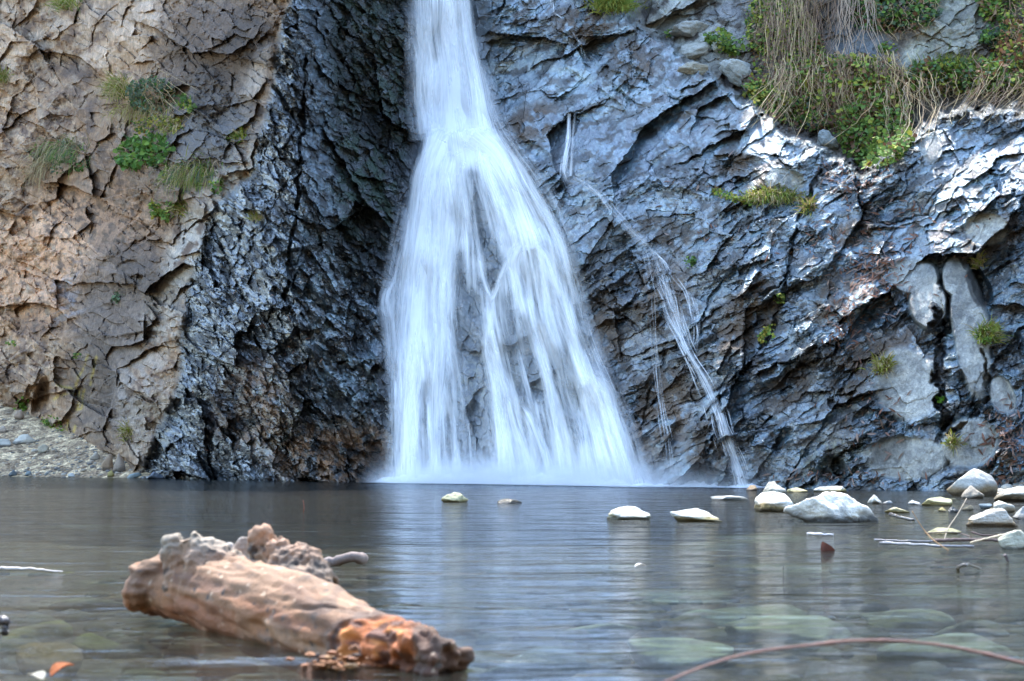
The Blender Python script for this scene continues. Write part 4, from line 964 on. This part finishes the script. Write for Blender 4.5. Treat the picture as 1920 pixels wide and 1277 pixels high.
rt = lambda u0,u1,va,vb,n,pal,**k: (lambda mb,r: roots(mb,r,u0,u1,va,vb,n,pal,**k))
plant('grass_tuft','yellow green grass tuft hanging at the top edge of the left rock','grass',125,10,[('grass_tuft',tuft(125,8,26,14,160,.22,[G3,DRY,G1],droop=1.2))],GP,1)
plant('grass_tuft','small green grass tuft cut by the left edge of the picture','grass',6,150,[('grass_tuft',tuft(4,148,12,14,80,.22,[G3,G1,DRY]))],GP,2)
plant('grass_tuft','bright yellow green grass tuft left of the grey green bush','grass',225,170,[('grass_tuft',tuft(222,172,20,16,190,.30,[G3,G1,DRY,DRY],droop=1.1))],GP,3)
plant('bush','grey green wiry bush in the middle of the left rock','bush',290,190,[('foliage',lv(290,182,42,32,900,.026,[G4,G4,(.12,.16,.11),G2],thick=.25)),('stem',rt(250,330,160,230,40,[DRY,DRY2]))],GP,4)
plant('grass_tuft','dry straw fringe hanging below the grey green bush','grass',265,205,[('grass_tuft',tuft(265,205,50,12,260,.25,[DRY,DRY,DRY2,G3],droop=1.8,up=.4))],GP,5)
plant('ivy_sprig','small bright sprig of ivy right of the grey green bush','plant',352,195,[('ivy_sprig',lv(352,194,16,14,90,.036,IV,thick=.1))],GP,6)
plant('bush','low dark scrub between the grey green bush and the broad leaved plant','bush',300,238,[('foliage',lv(300,236,42,16,420,.028,[G2,G3,DRY2,YL],thick=.12)),('grass_blade',tuft(325,235,22,14,90,.2,[G3,DRY],droop=1.5))],GP,7)
plant('broad_leaf_plant','bright green broad leaved plant with two yellow leaves on the left rock','plant',272,285,[('foliage',lv(272,284,50,26,560,.050,[G1,(.09,.2,.04),(.12,.22,.05),G2],thick=.16,ang=-12)),('stem',rt(240,310,270,300,16,[G2,DRY2]))],GP,8)
plant('grass_tuft','broad hanging tuft of dry and green grass at far left middle','grass',115,280,[('grass_tuft',tuft(118,278,46,16,330,.33,[DRY,DRY2,G4,G1],droop=1.8,up=.5)),],GP,9)
plant('bush','dark scrub patch under the hanging grass at far left middle','bush',125,308,[('bush',lv(125,305,40,18,360,.028,[G2,G4,G2,DRY2],thick=.12))],GP,10)
plant('dry_grass','drooping dry straw left of the hanging grass tuft','grass',80,310,[('dry_grass',tuft(80,305,26,20,120,.35,[DRY,DRY,DRY2],droop=2.2,up=.2,lean=-.4))],GP,11)
plant('grass_tuft','long tuft of olive grass right of the broad leaved plant','grass',358,325,[('grass_tuft',tuft(358,325,46,20,420,.28,[G3,DRY,DRY2,G1,G4],droop=1.8,up=.5))],GP,12)
plant('leafy_plant','small leafy plant with a yellow leaf under the olive grass','plant',305,395,[('leafy_plant',lv(305,393,20,18,130,.038,IV+[YL],thick=.1))],GP,13)
plant('grass_tuft','thin green grass beside the small leafy plant','grass',338,395,[('grass_tuft',tuft(338,392,16,14,80,.18,[G3,G1,DRY]))],GP,14)
plant('leafy_plant','tiny leafy sprig right of the olive grass tuft','plant',408,352,[('leafy_plant',lv(408,350,12,14,60,.030,IV,thick=.08))],GP,15)
plant('small_plant','pale green sprig on the bare lower left rock','plant',222,558,[('small_plant',lv(222,558,14,12,70,.028,[(.2,.26,.16),(.14,.2,.1)],thick=.07,ang=-30))],GP,16)
plant('grass_tuft','little olive tuft where the dry rock meets the wet rock','grass',445,255,[('grass_tuft',tuft(446,254,14,10,70,.12,[G3,DRY,G1]))],GP,17)
plant('grass_tuft','faint moss tuft on the wet brown rock','grass',480,408,[('grass_tuft',tuft(480,408,12,8,50,.1,[G3,DRY]))],GP,18)
plant('weed','bright green weed at the top of the left bank against the rock','plant',42,758,[('weed',lv(42,757,13,14,120,.030,[(.12,.26,.03),G1],thick=.08))],GP,19)
plant('weed','low green weeds between bank and rock','plant',100,795,[('weed',lv(102,795,24,13,150,.028,[G1,G2,G3],thick=.1,ang=35))],GP,20)
plant('weed','tiny green sprout high on the lower left rock','plant',22,640,[('weed',lv(24,641,9,6,40,.026,IV,thick=.05))],GP,21)
plant('weed','small green sprout beside the yellow paint','plant',146,668,[('weed',lv(146,668,7,7,30,.024,IV,thick=.05))],GP,22)
plant('grass_tuft','dry yellowish grass above the pair of tan boulders','grass',238,812,[('grass_tuft',tuft(238,812,10,16,60,.16,[DRY,G3]))],GP,23)
# top right
plant('grass_tuft','yellow green grass tuft at the top edge right of the waterfall','grass',1148,14,[('grass_tuft',tuft(1148,12,36,10,330,.2,[G3,G1,(.3,.28,.06)],droop=1.0))],GRt,30)
plant('hanging_roots','pale thick bundle of bare roots hanging at the top right','roots',1580,60,[('root',rt(1555,1618,-30,120,75,[(.42,.33,.25),(.36,.28,.21),(.5,.4,.3)],rad=.0045,spread=18)),('rootlet',rt(1500,1560,-30,150,50,[DRY2,(.3,.2,.15)],rad=.003))],GRt,31)
plant('hanging_roots','brown root curtain under the leafy slope left of the pale root bundle','roots',1475,120,[('root',rt(1425,1520,40,215,85,[DRY2,(.2,.13,.09),DRY],rad=.0032)),('foliage',lv(1475,125,66,95,1500,.032,MIX+[G1,G3],thick=.16))],GRt,32)
plant('ivy','mixed green and yellow ivy at the top edge left of the root bundle','ivy',1460,40,[('foliage',lv(1455,45,52,60,1200,.036,[G1,G3,G3,G2,DRY2],thick=.22)),('stem',rt(1410,1510,-20,110,110,[DRY2,DRY,(.2,.13,.09)],rad=.0034,spread=16))],GRt,33)
plant('ivy','dark green ivy cushion at the top edge right of the root bundle','ivy',1675,25,[('foliage',lv(1672,18,78,38,1700,.038,IVD,thick=.28)),('stem',rt(1620,1740,20,75,50,[DRY2,DRY]))],GRt,34)
plant('ivy','large bright green tongue of ivy hanging down to the wet rock','ivy',1640,220,[('foliage',lv(1640,235,66,72,2300,.037,IV+[(.14,.22,.05)],thick=.26)),('stem',rt(1600,1700,180,290,110,[(.4,.32,.22),DRY,DRY2],rad=.004,spread=16))],GRt,35)
plant('ivy','yellow green ivy band on top of the bright tongue','ivy',1590,150,[('foliage',lv(1585,155,100,44,2300,.036,[G1,G3,G3,G2,DRY2],thick=.24)),('root',rt(1510,1690,120,225,190,[DRY2,DRY,(.2,.13,.09)],rad=.0036,spread=16))],GRt,36)
plant('creeper','thin dark creeper over the brown soil left of the bright ivy tongue','ivy',1520,190,[('foliage',lv(1500,195,76,38,1300,.032,MIX+IVD,thick=.14,ang=15)),('stem',rt(1430,1590,150,245,150,[DRY2,(.22,.14,.09),DRY],rad=.0034,spread=16))],GRt,37)
plant('grassy_fringe','long green fringe of leaves and grass along the right ledge','grass',1800,145,[('foliage',lv(1810,150,112,28,1700,.036,[G1,G2,G4,G3],thick=.26)),('grass_blade',tuft(1810,140,90,16,420,.22,[G1,G3],droop=.9))],GRt,38)
plant('dry_stems','matted dry stems hanging below the green fringe','roots',1810,190,[('dry_stems',rt(1715,1915,160,222,130,[DRY,DRY2,(.4,.3,.22)],rad=.003,spread=14))],GRt,39)
plant('shrub','red and green leaved shrub at the right edge above the ledge','bush',1895,90,[('foliage',lv(1898,95,34,46,700,.034,[RED,(.3,.14,.06),G2,G3],thick=.24)),('stem',rt(1870,1920,60,140,24,[DRY2]))],GRt,40)
plant('shrub','dark blue green shrub in the corner above the pale rock','bush',1880,70,[('foliage',lv(1866,74,30,14,260,.036,IVD,thick=.2)),('stem',rt(1850,1890,60,90,12,[DRY2]))],GRt,41)
plant('ivy','olive ivy in the top right corner','ivy',1880,15,[('foliage',lv(1880,12,46,30,620,.034,[G3,G1,DRY2,G2],thick=.2)),('stem',rt(1850,1915,0,50,16,[DRY2]))],GRt,42)
plant('ivy','small ivy patch draped over the lodged boulders','ivy',1345,80,[('ivy',lv(1365,84,40,16,330,.034,IV,thick=.22,ang=12))],GRt,43)
plant('ivy','ivy trailing below the largest lodged boulder','ivy',1440,180,[('ivy',lv(1445,190,48,22,520,.034,[G1,G2,G3,YL],thick=.18,ang=25))],GRt,44)
plant('ivy','sparse sprig in the notch of the slate wall','ivy',1665,95,[('ivy',lv(1665,95,14,14,70,.034,IV,thick=.12))],GRt,45)
plant('grass_tuft','olive grass strip in the hollow of the wet dome','grass',1440,375,[('grass_blade',tuft(1448,372,44,9,360,.15,[G3,G1,DRY],droop=1.0)),('foliage',lv(1375,368,44,9,200,.024,[G3,G1,DRY2],thick=.08,ang=12))],GC,46)
plant('grass_tuft','small olive tuft in the crack right of the dome hollow','grass',1515,388,[('grass_tuft',tuft(1515,388,12,16,90,.12,[DRY2,G3,G2]))],GC,47)
plant('grass_tuft','rounded olive tuft on top of the pale slab at far right','grass',1852,628,[('grass_blade',tuft(1852,630,18,14,170,.14,[G3,G1,DRY],droop=.8)),('foliage',lv(1852,628,20,14,120,.024,[G3,G1],thick=.08))],GC,48)
plant('grass_tuft','small straw coloured tuft left of the pale slab','grass',1655,690,[('grass_tuft',tuft(1655,688,14,14,120,.14,[DRY,G3]))],GC,49)
plant('small_plant','tiny green fern beside the upper end of the long diagonal crack','plant',1460,558,[('small_plant',lv(1460,558,9,8,60,.024,IV,thick=.06))],GC,50)
plant('small_plant','yellow green sprigs in the middle of the long diagonal crack','plant',1440,625,[('small_plant',lv(1440,625,12,18,110,.024,[G3,YL,G1],thick=.06,ang=30))],GC,51)
plant('small_plant','green sprig on the edge above the side stream','plant',1293,492,[('small_plant',lv(1293,492,10,12,60,.024,[G2,G1],thick=.06))],GC,52)
plant('small_plant','bright tiny sprout in the black crack of the pale slab','plant',1763,748,[('small_plant',lv(1763,748,5,5,22,.022,[(.14,.3,.03)],thick=.05))],GC,53)
plant('grass_tuft','little olive tuft near the top of the pale slab','grass',1835,490,[('grass_tuft',tuft(1835,492,10,12,60,.10,[G3,DRY]))],GC,54)
plant('grass_tuft','straw tuft low on the pale slab','grass',1788,832,[('grass_tuft',tuft(1788,832,12,6,60,.10,[DRY,G3]))],GC,55)
plant('small_plant','green sprig in the pale rock corner near the top right of the dome','plant',1253,62,[('small_plant',lv(1255,62,8,5,40,.03,IV,thick=.05))],GC,56)
# fallen leaves sticking to the rock
mb = MB(); r = random.Random(77)
NLF = np.array([(0,0,0),(.09,.3,.02),(.10,.62,.03),(0,1,-.06),(-.10,.62,.03),(-.09,.3,.02),(0,.5,0)], float)
for (u,v,ru,rv,n) in ((1600,330,60,40,160),(1640,520,60,70,260),(1590,610,40,60,110),(1880,830,46,70,240),(1560,450,120,60,70),(1700,420,140,80,60),(1640,780,70,70,60),(1350,400,100,100,30),(1480,250,60,30,30),(480,640,120,180,40),(1560,895,120,14,60)):
    for _ in range(n):
        a, b = r.gauss(0,.5), r.gauss(0,.5); p, nn = surf(u+a*ru, v+b*rv); nn = np.array(nn)
        f = np.cross(nn, (r.gauss(0,1), r.gauss(0,1), r.gauss(0,1))); s_, f_, n_ = basis(f, nn)
        sz = r.uniform(.05,.1); P = np.array(p)-f_*sz*.5 + np.array((0,-.012,0)) + (NLF[:,0:1]*s_+NLF[:,1:2]*f_+NLF[:,2:3]*n_)*sz
        mb.add(P, LF, np.array([(.26,.13,.09),(.30,.20,.15),(.16,.08,.05),(.34,.24,.2)][r.randrange(4)])*r.uniform(.7,1.2))
o = mb.build('fallen_leaves', M_LEAF); tag(o, 'narrow brown fallen leaves stuck to the wet rock', 'leaf litter', kind='stuff')

# ------------------------------------------------------------------ driftwood log
def capsule_chain(pts, rads, ns=20):
    mb_ = MB(); tube(mb_, catm3(pts, 26), np.interp(np.linspace(0,1,26), np.linspace(0,1,len(rads)), rads), 0, (1,1,1), ns); return mb_
def catm3(p, n):
    p = np.asarray(p, float); t = np.concatenate([[0], np.cumsum(np.linalg.norm(np.diff(p, axis=0), axis=1))])
    return smooth_interp(np.linspace(0, t[-1], n), t, p)
def remeshed(mbs, voxel, cut=None, smooth_it=4):
    mb_ = MB()
    for m in mbs:
        for c_, in zip(m.co,): pass
    obs = []
    tot = MB()
    for m in mbs:
        c0 = np.concatenate(m.co); 
        for q in m.q: pass
        base_n = tot.n; tot.co.append(c0); tot.c.append(np.concatenate(m.c)); tot.q += [q+base_n for q in m.q]; tot.t += [q+base_n for q in m.t]; tot.n += len(c0)
    ob = tot.build('tmp', M_WOOD)
    rm = ob.modifiers.new('r', 'REMESH'); rm.mode = 'VOXEL'; rm.voxel_size = voxel
    objs = [ob]
    if cut is not None:
        cb = cut.build('tmpc', M_WOOD); objs.append(cb)
        bo = ob.modifiers.new('b', 'BOOLEAN'); bo.operation = 'DIFFERENCE'; bo.object = cb; bo.solver = 'EXACT'
        rm2 = ob.modifiers.new('r2', 'REMESH'); rm2.mode = 'VOXEL'; rm2.voxel_size = voxel
    if smooth_it:
        sm = ob.modifiers.new('s', 'SMOOTH'); sm.iterations = smooth_it; sm.factor = .5
    dg = bpy.context.evaluated_depsgraph_get(); ev = ob.evaluated_get(dg); me = ev.to_mesh()
    co_ = np.zeros(len(me.vertices)*3, np.float32); me.vertices.foreach_get('co', co_); co_ = co_.reshape(-1,3)
    no_ = np.zeros(len(me.vertices)*3, np.float32); me.vertices.foreach_get('normal', no_); no_ = no_.reshape(-1,3)
    f = np.array([list(p.vertices) for p in me.polygons if len(p.vertices) == 4], np.int32); t3 = [list(p.vertices) for p in me.polygons if len(p.vertices) == 3]
    ev.to_mesh_clear()
    for x in objs: me_ = x.data; bpy.data.objects.remove(x); bpy.data.meshes.remove(me_)
    return co_, no_, [f] + ([np.array(t3, np.int32)] if t3 else [])
def np3(p, s, seed): return (perlin(p[:,0]*s+11, p[:,1]*s+7, seed)+perlin(p[:,1]*s+3, p[:,2]*s+5, seed+1)+perlin(p[:,2]*s+2, p[:,0]*s+9, seed+2))/1.6
def lp(u, v, Y): return tuple(V3(u, v, Y))
LOGE = empty('driftwood_log', V3(520,1150,2.3), 'weathered tan driftwood log with a broken orange hollow end in the foreground water', 'log')
axis = [lp(262,1112,2.62), lp(330,1108,2.56), lp(430,1122,2.46), lp(540,1158,2.32), lp(640,1195,2.18), lp(730,1222,2.08), lp(800,1240,2.0), lp(846,1252,1.97)]
body = capsule_chain(axis, [.030,.058,.074,.078,.072,.062,.052,.036], 28)
flare = capsule_chain([lp(330,1060,2.55), lp(280,1095,2.56), lp(268,1140,2.58)], [.03,.045,.028], 16)
cutm = MB(); d, f = ICO[4]
rr_ = (1+.16*n3(d, 2.5, 3)+.1*n3(d, 6, 4))[:,None]
cc_ = np.array(lp(724,1212,2.055)); ax_ = np.array(lp(800,1238,1.96))-np.array(lp(630,1190,2.15)); ax_ /= np.linalg.norm(ax_)
s1 = np.cross(ax_, (0,0,1)); s1 /= np.linalg.norm(s1); s2 = np.cross(s1, ax_)
cutm.add(cc_ + (d[:,0:1]*ax_*.094 + d[:,1:2]*s1*.070 + d[:,2:3]*s2*.037)*rr_, f, (1,1,1))
lc, ln_, lf = remeshed([body, flare], .0035, cutm, 3)
axp = catm3(axis, 60); dax = np.min(np.linalg.norm(lc[:,None,:]-axp[None,:,:], axis=2), 1); prm = np.argmin(np.linalg.norm(lc[:,None,:]-axp[None,:,:], axis=2), 1)/59.0
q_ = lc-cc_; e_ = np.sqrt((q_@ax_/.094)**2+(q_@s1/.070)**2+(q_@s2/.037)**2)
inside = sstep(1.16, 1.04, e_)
along = prm*8
lax = np.array(axis[-1])-np.array(axis[0]); lax /= np.linalg.norm(lax); lg = lc - np.outer(lc@lax, lax)*.72   # grain runs along the trunk
dsp = .007*np3(lc, 9, 1) + .006*np3(lg, 28, 2) - .005*np.abs(np3(lg, 44, 6)) + .003*np3(lg, 80, 3) - .006*np.clip(np3(lc, 30, 8)-.35, 0, 1)
endr = sstep(.84, .95, prm); dsp = dsp + endr*(.014*np3(lc, 30, 12)-.014*np.abs(np3(lc, 46, 19))+.006*np3(lc, 100, 13)); lend = sstep(.1, .02, prm); dsp = dsp + lend*.010*np3(lc, 40, 14)
dsp = dsp + inside*(.009*np3(lc*np.array([1,1,2.5]), 30, 15) - .012*np.abs(np3(lc*np.array([1,1,2]), 26, 16))) - .010*np.abs(np3(lg, 16, 17))*sstep(.1,.0,np.abs(np3(lg,9,18)))
lc = lc + ln_*dsp[:,None]
lcol = np.tile(C(.235,.125,.058), (len(lc),1))
def lmix(m, c, k=1): 
    global lcol
    m = (np.clip(m,0,1)*k)[:,None]; lcol = lcol*(1-m)+C(*c)*m
lmix(sstep(0,.4,np3(lg, 12, 21)), (.24,.155,.10), .8); lmix(sstep(0,.35,np3(lg, 20, 22)), (.24,.10,.04), .7)
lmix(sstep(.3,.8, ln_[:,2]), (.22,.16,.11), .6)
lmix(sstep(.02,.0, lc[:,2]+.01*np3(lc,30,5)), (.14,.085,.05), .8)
lmix(sstep(.42,.5,np3(lc, 60, 23))*sstep(.45,.6,prm), (.06,.05,.045), .8)
lmix(sstep(.48,.6,np3(lg, 75, 24)), (.12,.09,.07), .6)
lmix(sstep(.80,.92,prm)*sstep(-.2,.2,np3(lc,40,25)), (.16,.08,.045), .85)
lmix(lend*sstep(-.1,.3,np3(lc,50,26)), (.38,.18,.07), .8)
lmix(sstep(1.5,1.15,e_), (.09,.05,.03), .8); lmix(inside, (.34,.115,.025)); lmix(inside*sstep(0,.3,np3(lc*np.array([1,1,3]),22,27)), (.52,.23,.06), .8); lmix(inside*sstep(.2,.4,np3(lc*np.array([1,1,2]),30,28)), (.06,.02,.01), .9); al_ = (q_@ax_)/.094; lmix(inside*sstep(-.6,-.85,al_+.3*np3(lc,30,29)), (.015,.008,.006), .95); lmix(sstep(.7,.95,al_+.5*np3(lc,40,30)), (.085,.04,.022), .85)  # hollow's shade put into the colour: dark rim, dark patches, black inner end
out_ = 1-inside
lmix(out_*sstep(.15,.45,np3(lg, 34, 61)), (.13,.075,.045), .75); lmix(out_*sstep(.1,.4,np3(lg, 26, 62)), (.33,.235,.165), .6)
lmix(out_*sstep(.62,.74,np3(lc, 62, 63)), (.03,.022,.018), .9); lmix(out_*sstep(.7,.8,np3(lc, 85, 64)), (.5,.46,.4), .8)
lmix(out_*sstep(.5,.75,prm)*sstep(.0,.3,np3(lc, 38, 65)), (.07,.045,.032), .7); lmix(out_*(ln_[:,2] < .1)*sstep(-.1,.3,np3(lg, 15, 66)), (.24,.095,.035), .6)
lcol = lcol*C(.86,.70,.54)
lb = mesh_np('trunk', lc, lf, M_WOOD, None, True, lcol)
def stub(name, chains, c1, c2, voxel=.003, amp=.008, seed=1, lab=None, tipc=None):
    cs, no, fs_ = remeshed([capsule_chain(p, r_, 14) for p, r_ in chains], voxel, None, 2)
    cs = cs + no*(amp*np3(cs, 22, seed) - 1.6*amp*np.abs(np3(cs*np.array([1,1,.6]), 34, seed+1)) + amp*.6 - amp*.8*np.abs(np3(cs, 80, seed+3)) + amp*.3*np3(cs, 150, seed+2))[:,None]
    zz = (cs[:,2]-cs[:,2].min())/(np.ptp(cs[:,2])+1e-6)
    m = sstep(-.2,.3,np3(cs, 30, seed+4))[:,None]; cc = C(*c1)*(1-m)+C(*c2)*m
    if tipc: k = sstep(.55,.95, zz+.2*np3(cs,25,seed+6))[:,None]; cc = cc*(1-k)+C(*tipc)*k
    dk = sstep(.3,.45,np3(cs, 55, seed+7))[:,None]; cc = cc*(1-.75*dk)
    o = mesh_np(name, cs, fs_, M_WOOD, None, True, cc); o.parent = LOGE; o.matrix_parent_inverse = Matrix.Translation(-LOGE.location)
    if lab: o['label'] = lab
    return o
lb.parent = LOGE; lb.matrix_parent_inverse = Matrix.Translation(-LOGE.location)
stub('branch_stub', [([lp(420,1090,2.50), lp(385,1050,2.50), lp(352,1004,2.50)], [.056,.044,.018]), ([lp(350,1100,2.52), lp(336,1050,2.52), lp(322,1006,2.52)], [.045,.030,.013]), ([lp(400,1070,2.50), lp(385,1035,2.50), lp(372,1006,2.5)], [.04,.026,.012])], (.24,.14,.08), (.25,.165,.11), amp=.006, seed=31, lab='tall broken stub with whitish tip at the left', tipc=(.27,.22,.16))
stub('branch_stub', [([lp(462,1080,2.56), lp(455,1040,2.56), lp(457,1004,2.56)], [.026,.017,.008]), ([lp(440,1070,2.57), lp(432,1040,2.57), lp(428,1018,2.57)], [.024,.016,.008])], (.24,.17,.12), (.36,.33,.29), amp=.004, seed=41, lab='small whitish broken stub between the two larger ones')
stub('root_flare', [([lp(520,1110,2.45), lp(498,1045,2.47), lp(488,994,2.47)], [.05,.034,.015]), ([lp(560,1110,2.40), lp(530,1060,2.43), lp(512,1012,2.44)], [.055,.044,.020]), ([lp(580,1110,2.38), lp(560,1060,2.41), lp(548,1024,2.42)], [.05,.040,.020]), ([lp(590,1115,2.36), lp(586,1070,2.38), lp(584,1036,2.40)], [.035,.028,.016])], (.22,.14,.085), (.12,.085,.06), amp=.008, seed=51, lab='thick ragged root flare with an orange torn edge', tipc=(.34,.19,.11))
# pebbly rot crumbs at the mouth of the hollow
mb = MB(); r = random.Random(9); d, f = ICO[2]
for _ in range(80):
    c_ = np.array(lp(r.gauss(628,24), r.gauss(1244,10), 2.0+r.gauss(0,.02))); s = r.uniform(.002,.007)
    mb.add(c_+d*(1+.9*n3(d,2.5,r.randrange(99)))[:,None]*s*np.array([1.5,1,.6]), f, r.choice([(.26,.11,.04),(.2,.08,.03),(.12,.05,.02),(.04,.025,.02),(.32,.17,.07)]))
o = mb.build('rotten_wood', M_WOOD, smooth=False); o.parent = LOGE; o.matrix_parent_inverse = Matrix.Translation(-LOGE.location)

# ------------------------------------------------------------------ sticks and leaves on the water
def stick(name, pts, r0, r1, c, label, cat='stick', group=None, mat=None, n=24, ns=8, wob=.15, knots=()):
    P = catm3([tuple(p) for p in pts], n); r = np.random.RandomState(len(label)*7)
    P = P + r.normal(size=P.shape)*r0*wob
    rad = np.linspace(r0, r1, n)*(1+.1*r.normal(size=n))
    for k in knots: rad[int(k*(n-1))] *= 1.45
    mb = MB(); tube(mb, P, rad, 0, c, ns); o = mb.build(name, mat or M_WOOD, smooth=True); origin_to(o, P[0]); return tag(o, label, cat, group)
def wz(u, v, z=0): return onz(u, v, z)
GT = 'sticks and reeds lying in the pool'
stick('twig', [V3(1235,1284,1.55),V3(1330,1246,1.6),V3(1410,1224,1.64),V3(1500,1212,1.67),V3(1600,1202,1.7),V3(1700,1203,1.72),V3(1800,1216,1.72),V3(1880,1234,1.72),V3(1990,1262,1.7)], .0014, .0022, (.20,.105,.08), 'long reddish twig arching over the water at the lower right','twig',GT,n=60,knots=(.22,.48,.62,.86),wob=.08)
stick('driftwood_piece', [wz(560,1062,.0), wz(630,1052,.012), wz(662,1046,.022), wz(684,1048,.016)], .012,.016,(.17,.13,.115),'short grey brown driftwood piece floating behind the log','driftwood',GT,n=16,ns=12)
stick('stick', [wz(-60,1068,.008), wz(20,1066,.01), wz(70,1068,.008), wz(118,1072,.0)], .007,.002,(.5,.46,.42),'pale bare stick floating at the left edge of the pool','stick',GT)
stick('branch', [V3(-40,1150,2.3), V3(-10,1160,2.3), V3(12,1166,2.3), V3(6,1190,2.3)], .010,.006,(.05,.035,.03),'dark wet branch end poking in at the left edge','branch',GT,mat=M_WETWOOD)
RE = (.13,.13,.14)
stick('reed', [wz(1640,1013,.008), wz(1720,1015,.008), wz(1800,1014,.008), wz(1850,1012,.008)], .004,.003,RE,'pale flat reed floating farthest of the reed bundle','reed',GT,mat=M_WETWOOD)
stick('reed', [wz(1650,1018,.006), wz(1700,1020,.008), wz(1760,1024,.008), wz(1825,1024,.006)], .005,.004,(.15,.155,.175),'thickest pale reed floating nearest in the reed bundle','reed',GT,mat=M_WETWOOD)
stick('reed', [wz(1750,1014,.016), wz(1800,1012,.018), wz(1860,1013,.014), wz(1890,1014,.01)], .006,.005,(.12,.08,.07),'dark brown reed lying over the pale reeds','reed',GT)
stick('reed', [wz(1820,1018,.015), wz(1850,1010,.03), wz(1885,1002,.04), wz(1905,999,.045)], .0035,.003,(.5,.42,.3),'straw coloured reed slanting up to the speckled stone','reed',GT)
stick('stick', [wz(1734,1000,.03), wz(1770,998,.03), wz(1800,1000,.02), wz(1822,1007,.012)], .0022,.0018,(.1,.07,.06),'thin dark stick across the low yellow stone','stick',GT)
stick('stick', [wz(1822,998,.02), wz(1840,1003,.012), wz(1875,1004,.01)], .003,.0025,(.08,.05,.05),'short black forked stick end right of the low yellow stone','stick',GT)
stick('stick', [V3(1926,997,4.9), V3(1905,1010,4.85), V3(1889,1027,4.8)], .005,.003,(.07,.06,.06),'dark stick leaning on the speckled stone at the right edge','stick',GT)
stick('stick', [wz(1668,964,.02), wz(1690,970,.012), wz(1715,975,.004)], .009,.006,(.05,.045,.04),'dark slanting stick between the largest slab and the flat ochre stone','stick',GT,mat=M_WETWOOD)
b1 = wz(1779,1032,0); b2 = wz(1770,1013,0)
stick('grass_stalk', [b1, V3(1752,1014,b1.y+.05), V3(1730,990,b1.y+.1), V3(1710,958,b1.y+.12)], .0020,.0013,(.34,.20,.09),'orange brown stalk leaning left out of the water','stalk',GT)
stick('grass_stalk', [b2, V3(1778,990,b2.y+.05), V3(1795,965,b2.y+.1), V3(1812,935,b2.y+.15)], .0018,.0012,(.40,.33,.24),'straw stalk leaning right out of the water with a feathery tip','stalk',GT)
b3 = wz(1889,1053,0); stick('twig', [b3, V3(1888,1047,b3.y), V3(1884,1040,b3.y)], .004,.005,(.10,.08,.08),'short dark upright stub in the water near the right edge','twig',GT,n=8)
stick('twig', [wz(1797,1070,.0), wz(1796,1063,.012), wz(1806,1060,.018), wz(1824,1061,.010), wz(1838,1066,.0)], .0045,.003,(.09,.075,.06),'curled dark twig half out of the water right of centre','twig',GT,mat=M_WETWOOD)
b4 = wz(1469,1068,0); stick('twig', [b4, V3(1469,1057,b4.y)], .0010,.0008,(.05,.04,.04),'tiny upright black twig left of the brown leaf','twig',GT,n=4)
stick('twig', [wz(1515,1001,.004), wz(1540,1002,.006), wz(1562,1003,.003)], .006,.004,(.5,.5,.55),'short pale floating chip just beyond the brown leaf','twig',GT,n=8,mat=M_WETWOOD)
b5 = wz(569,960,0); stick('grass_stalk', [b5, V3(570,948,b5.y), V3(568,938,b5.y)], .003,.002,(.22,.07,.04),'tiny reddish stalk standing in the water behind the log','stalk',GT,n=5)
# floating brown leaf (folded)
def leafobj(name, base, size, rx, rz, c, label):
    t = np.linspace(0,1,14); wd = .42*np.sin(np.pi*t**.8)**.9+.01; P=[]
    for i, a in enumerate(t):
        for s in (-1,-.5,0,.5,1): P.append((s*wd[i]*(1+.06*math.sin(i*2.1+s)), a, .35*abs(s)*wd[i]+.12*math.sin(a*3)))
    P = np.array(P)*size; top_ = P; bot_ = P - np.array((0,0,.0012))
    f = [(i*5+j, i*5+j+1, (i+1)*5+j+1, (i+1)*5+j) for i in range(13) for j in range(4)]
    f = np.array(f); mb = MB(); cc = np.array(c)*(.8+.4*np.random.RandomState(3).rand(len(P),1))
    mb.add(top_, f, cc); mb.add(bot_, f[:,::-1], cc*.9)
    o = mb.build(name, M_LEAF, smooth=True); o.rotation_euler = (rx, 0, rz); o.location = base; return tag(o, label, 'leaf')
b = wz(1550,1036,-.006); leafobj('leaf', b - Vector((0,0,.026)), .062, R(70), R(25), (.10,.028,.014), 'curled dark red brown leaf standing in the water right of centre')
b = wz(95,1268,.004); leafobj('leaf', b, .035, R(20), R(-50), (.34,.10,.03), 'rusty red leaf at the bottom left of the pool')
b = wz(80,1274,.003); leafobj('leaf', b, .028, R(5), R(60), (.40,.36,.28), 'pale leaf scrap beside the rusty red leaf')
b = wz(1190,1063,.004); leafobj('leaf', b, .030, R(4), R(-80), (.62,.60,.56), 'small white floating leaf in mid pool')
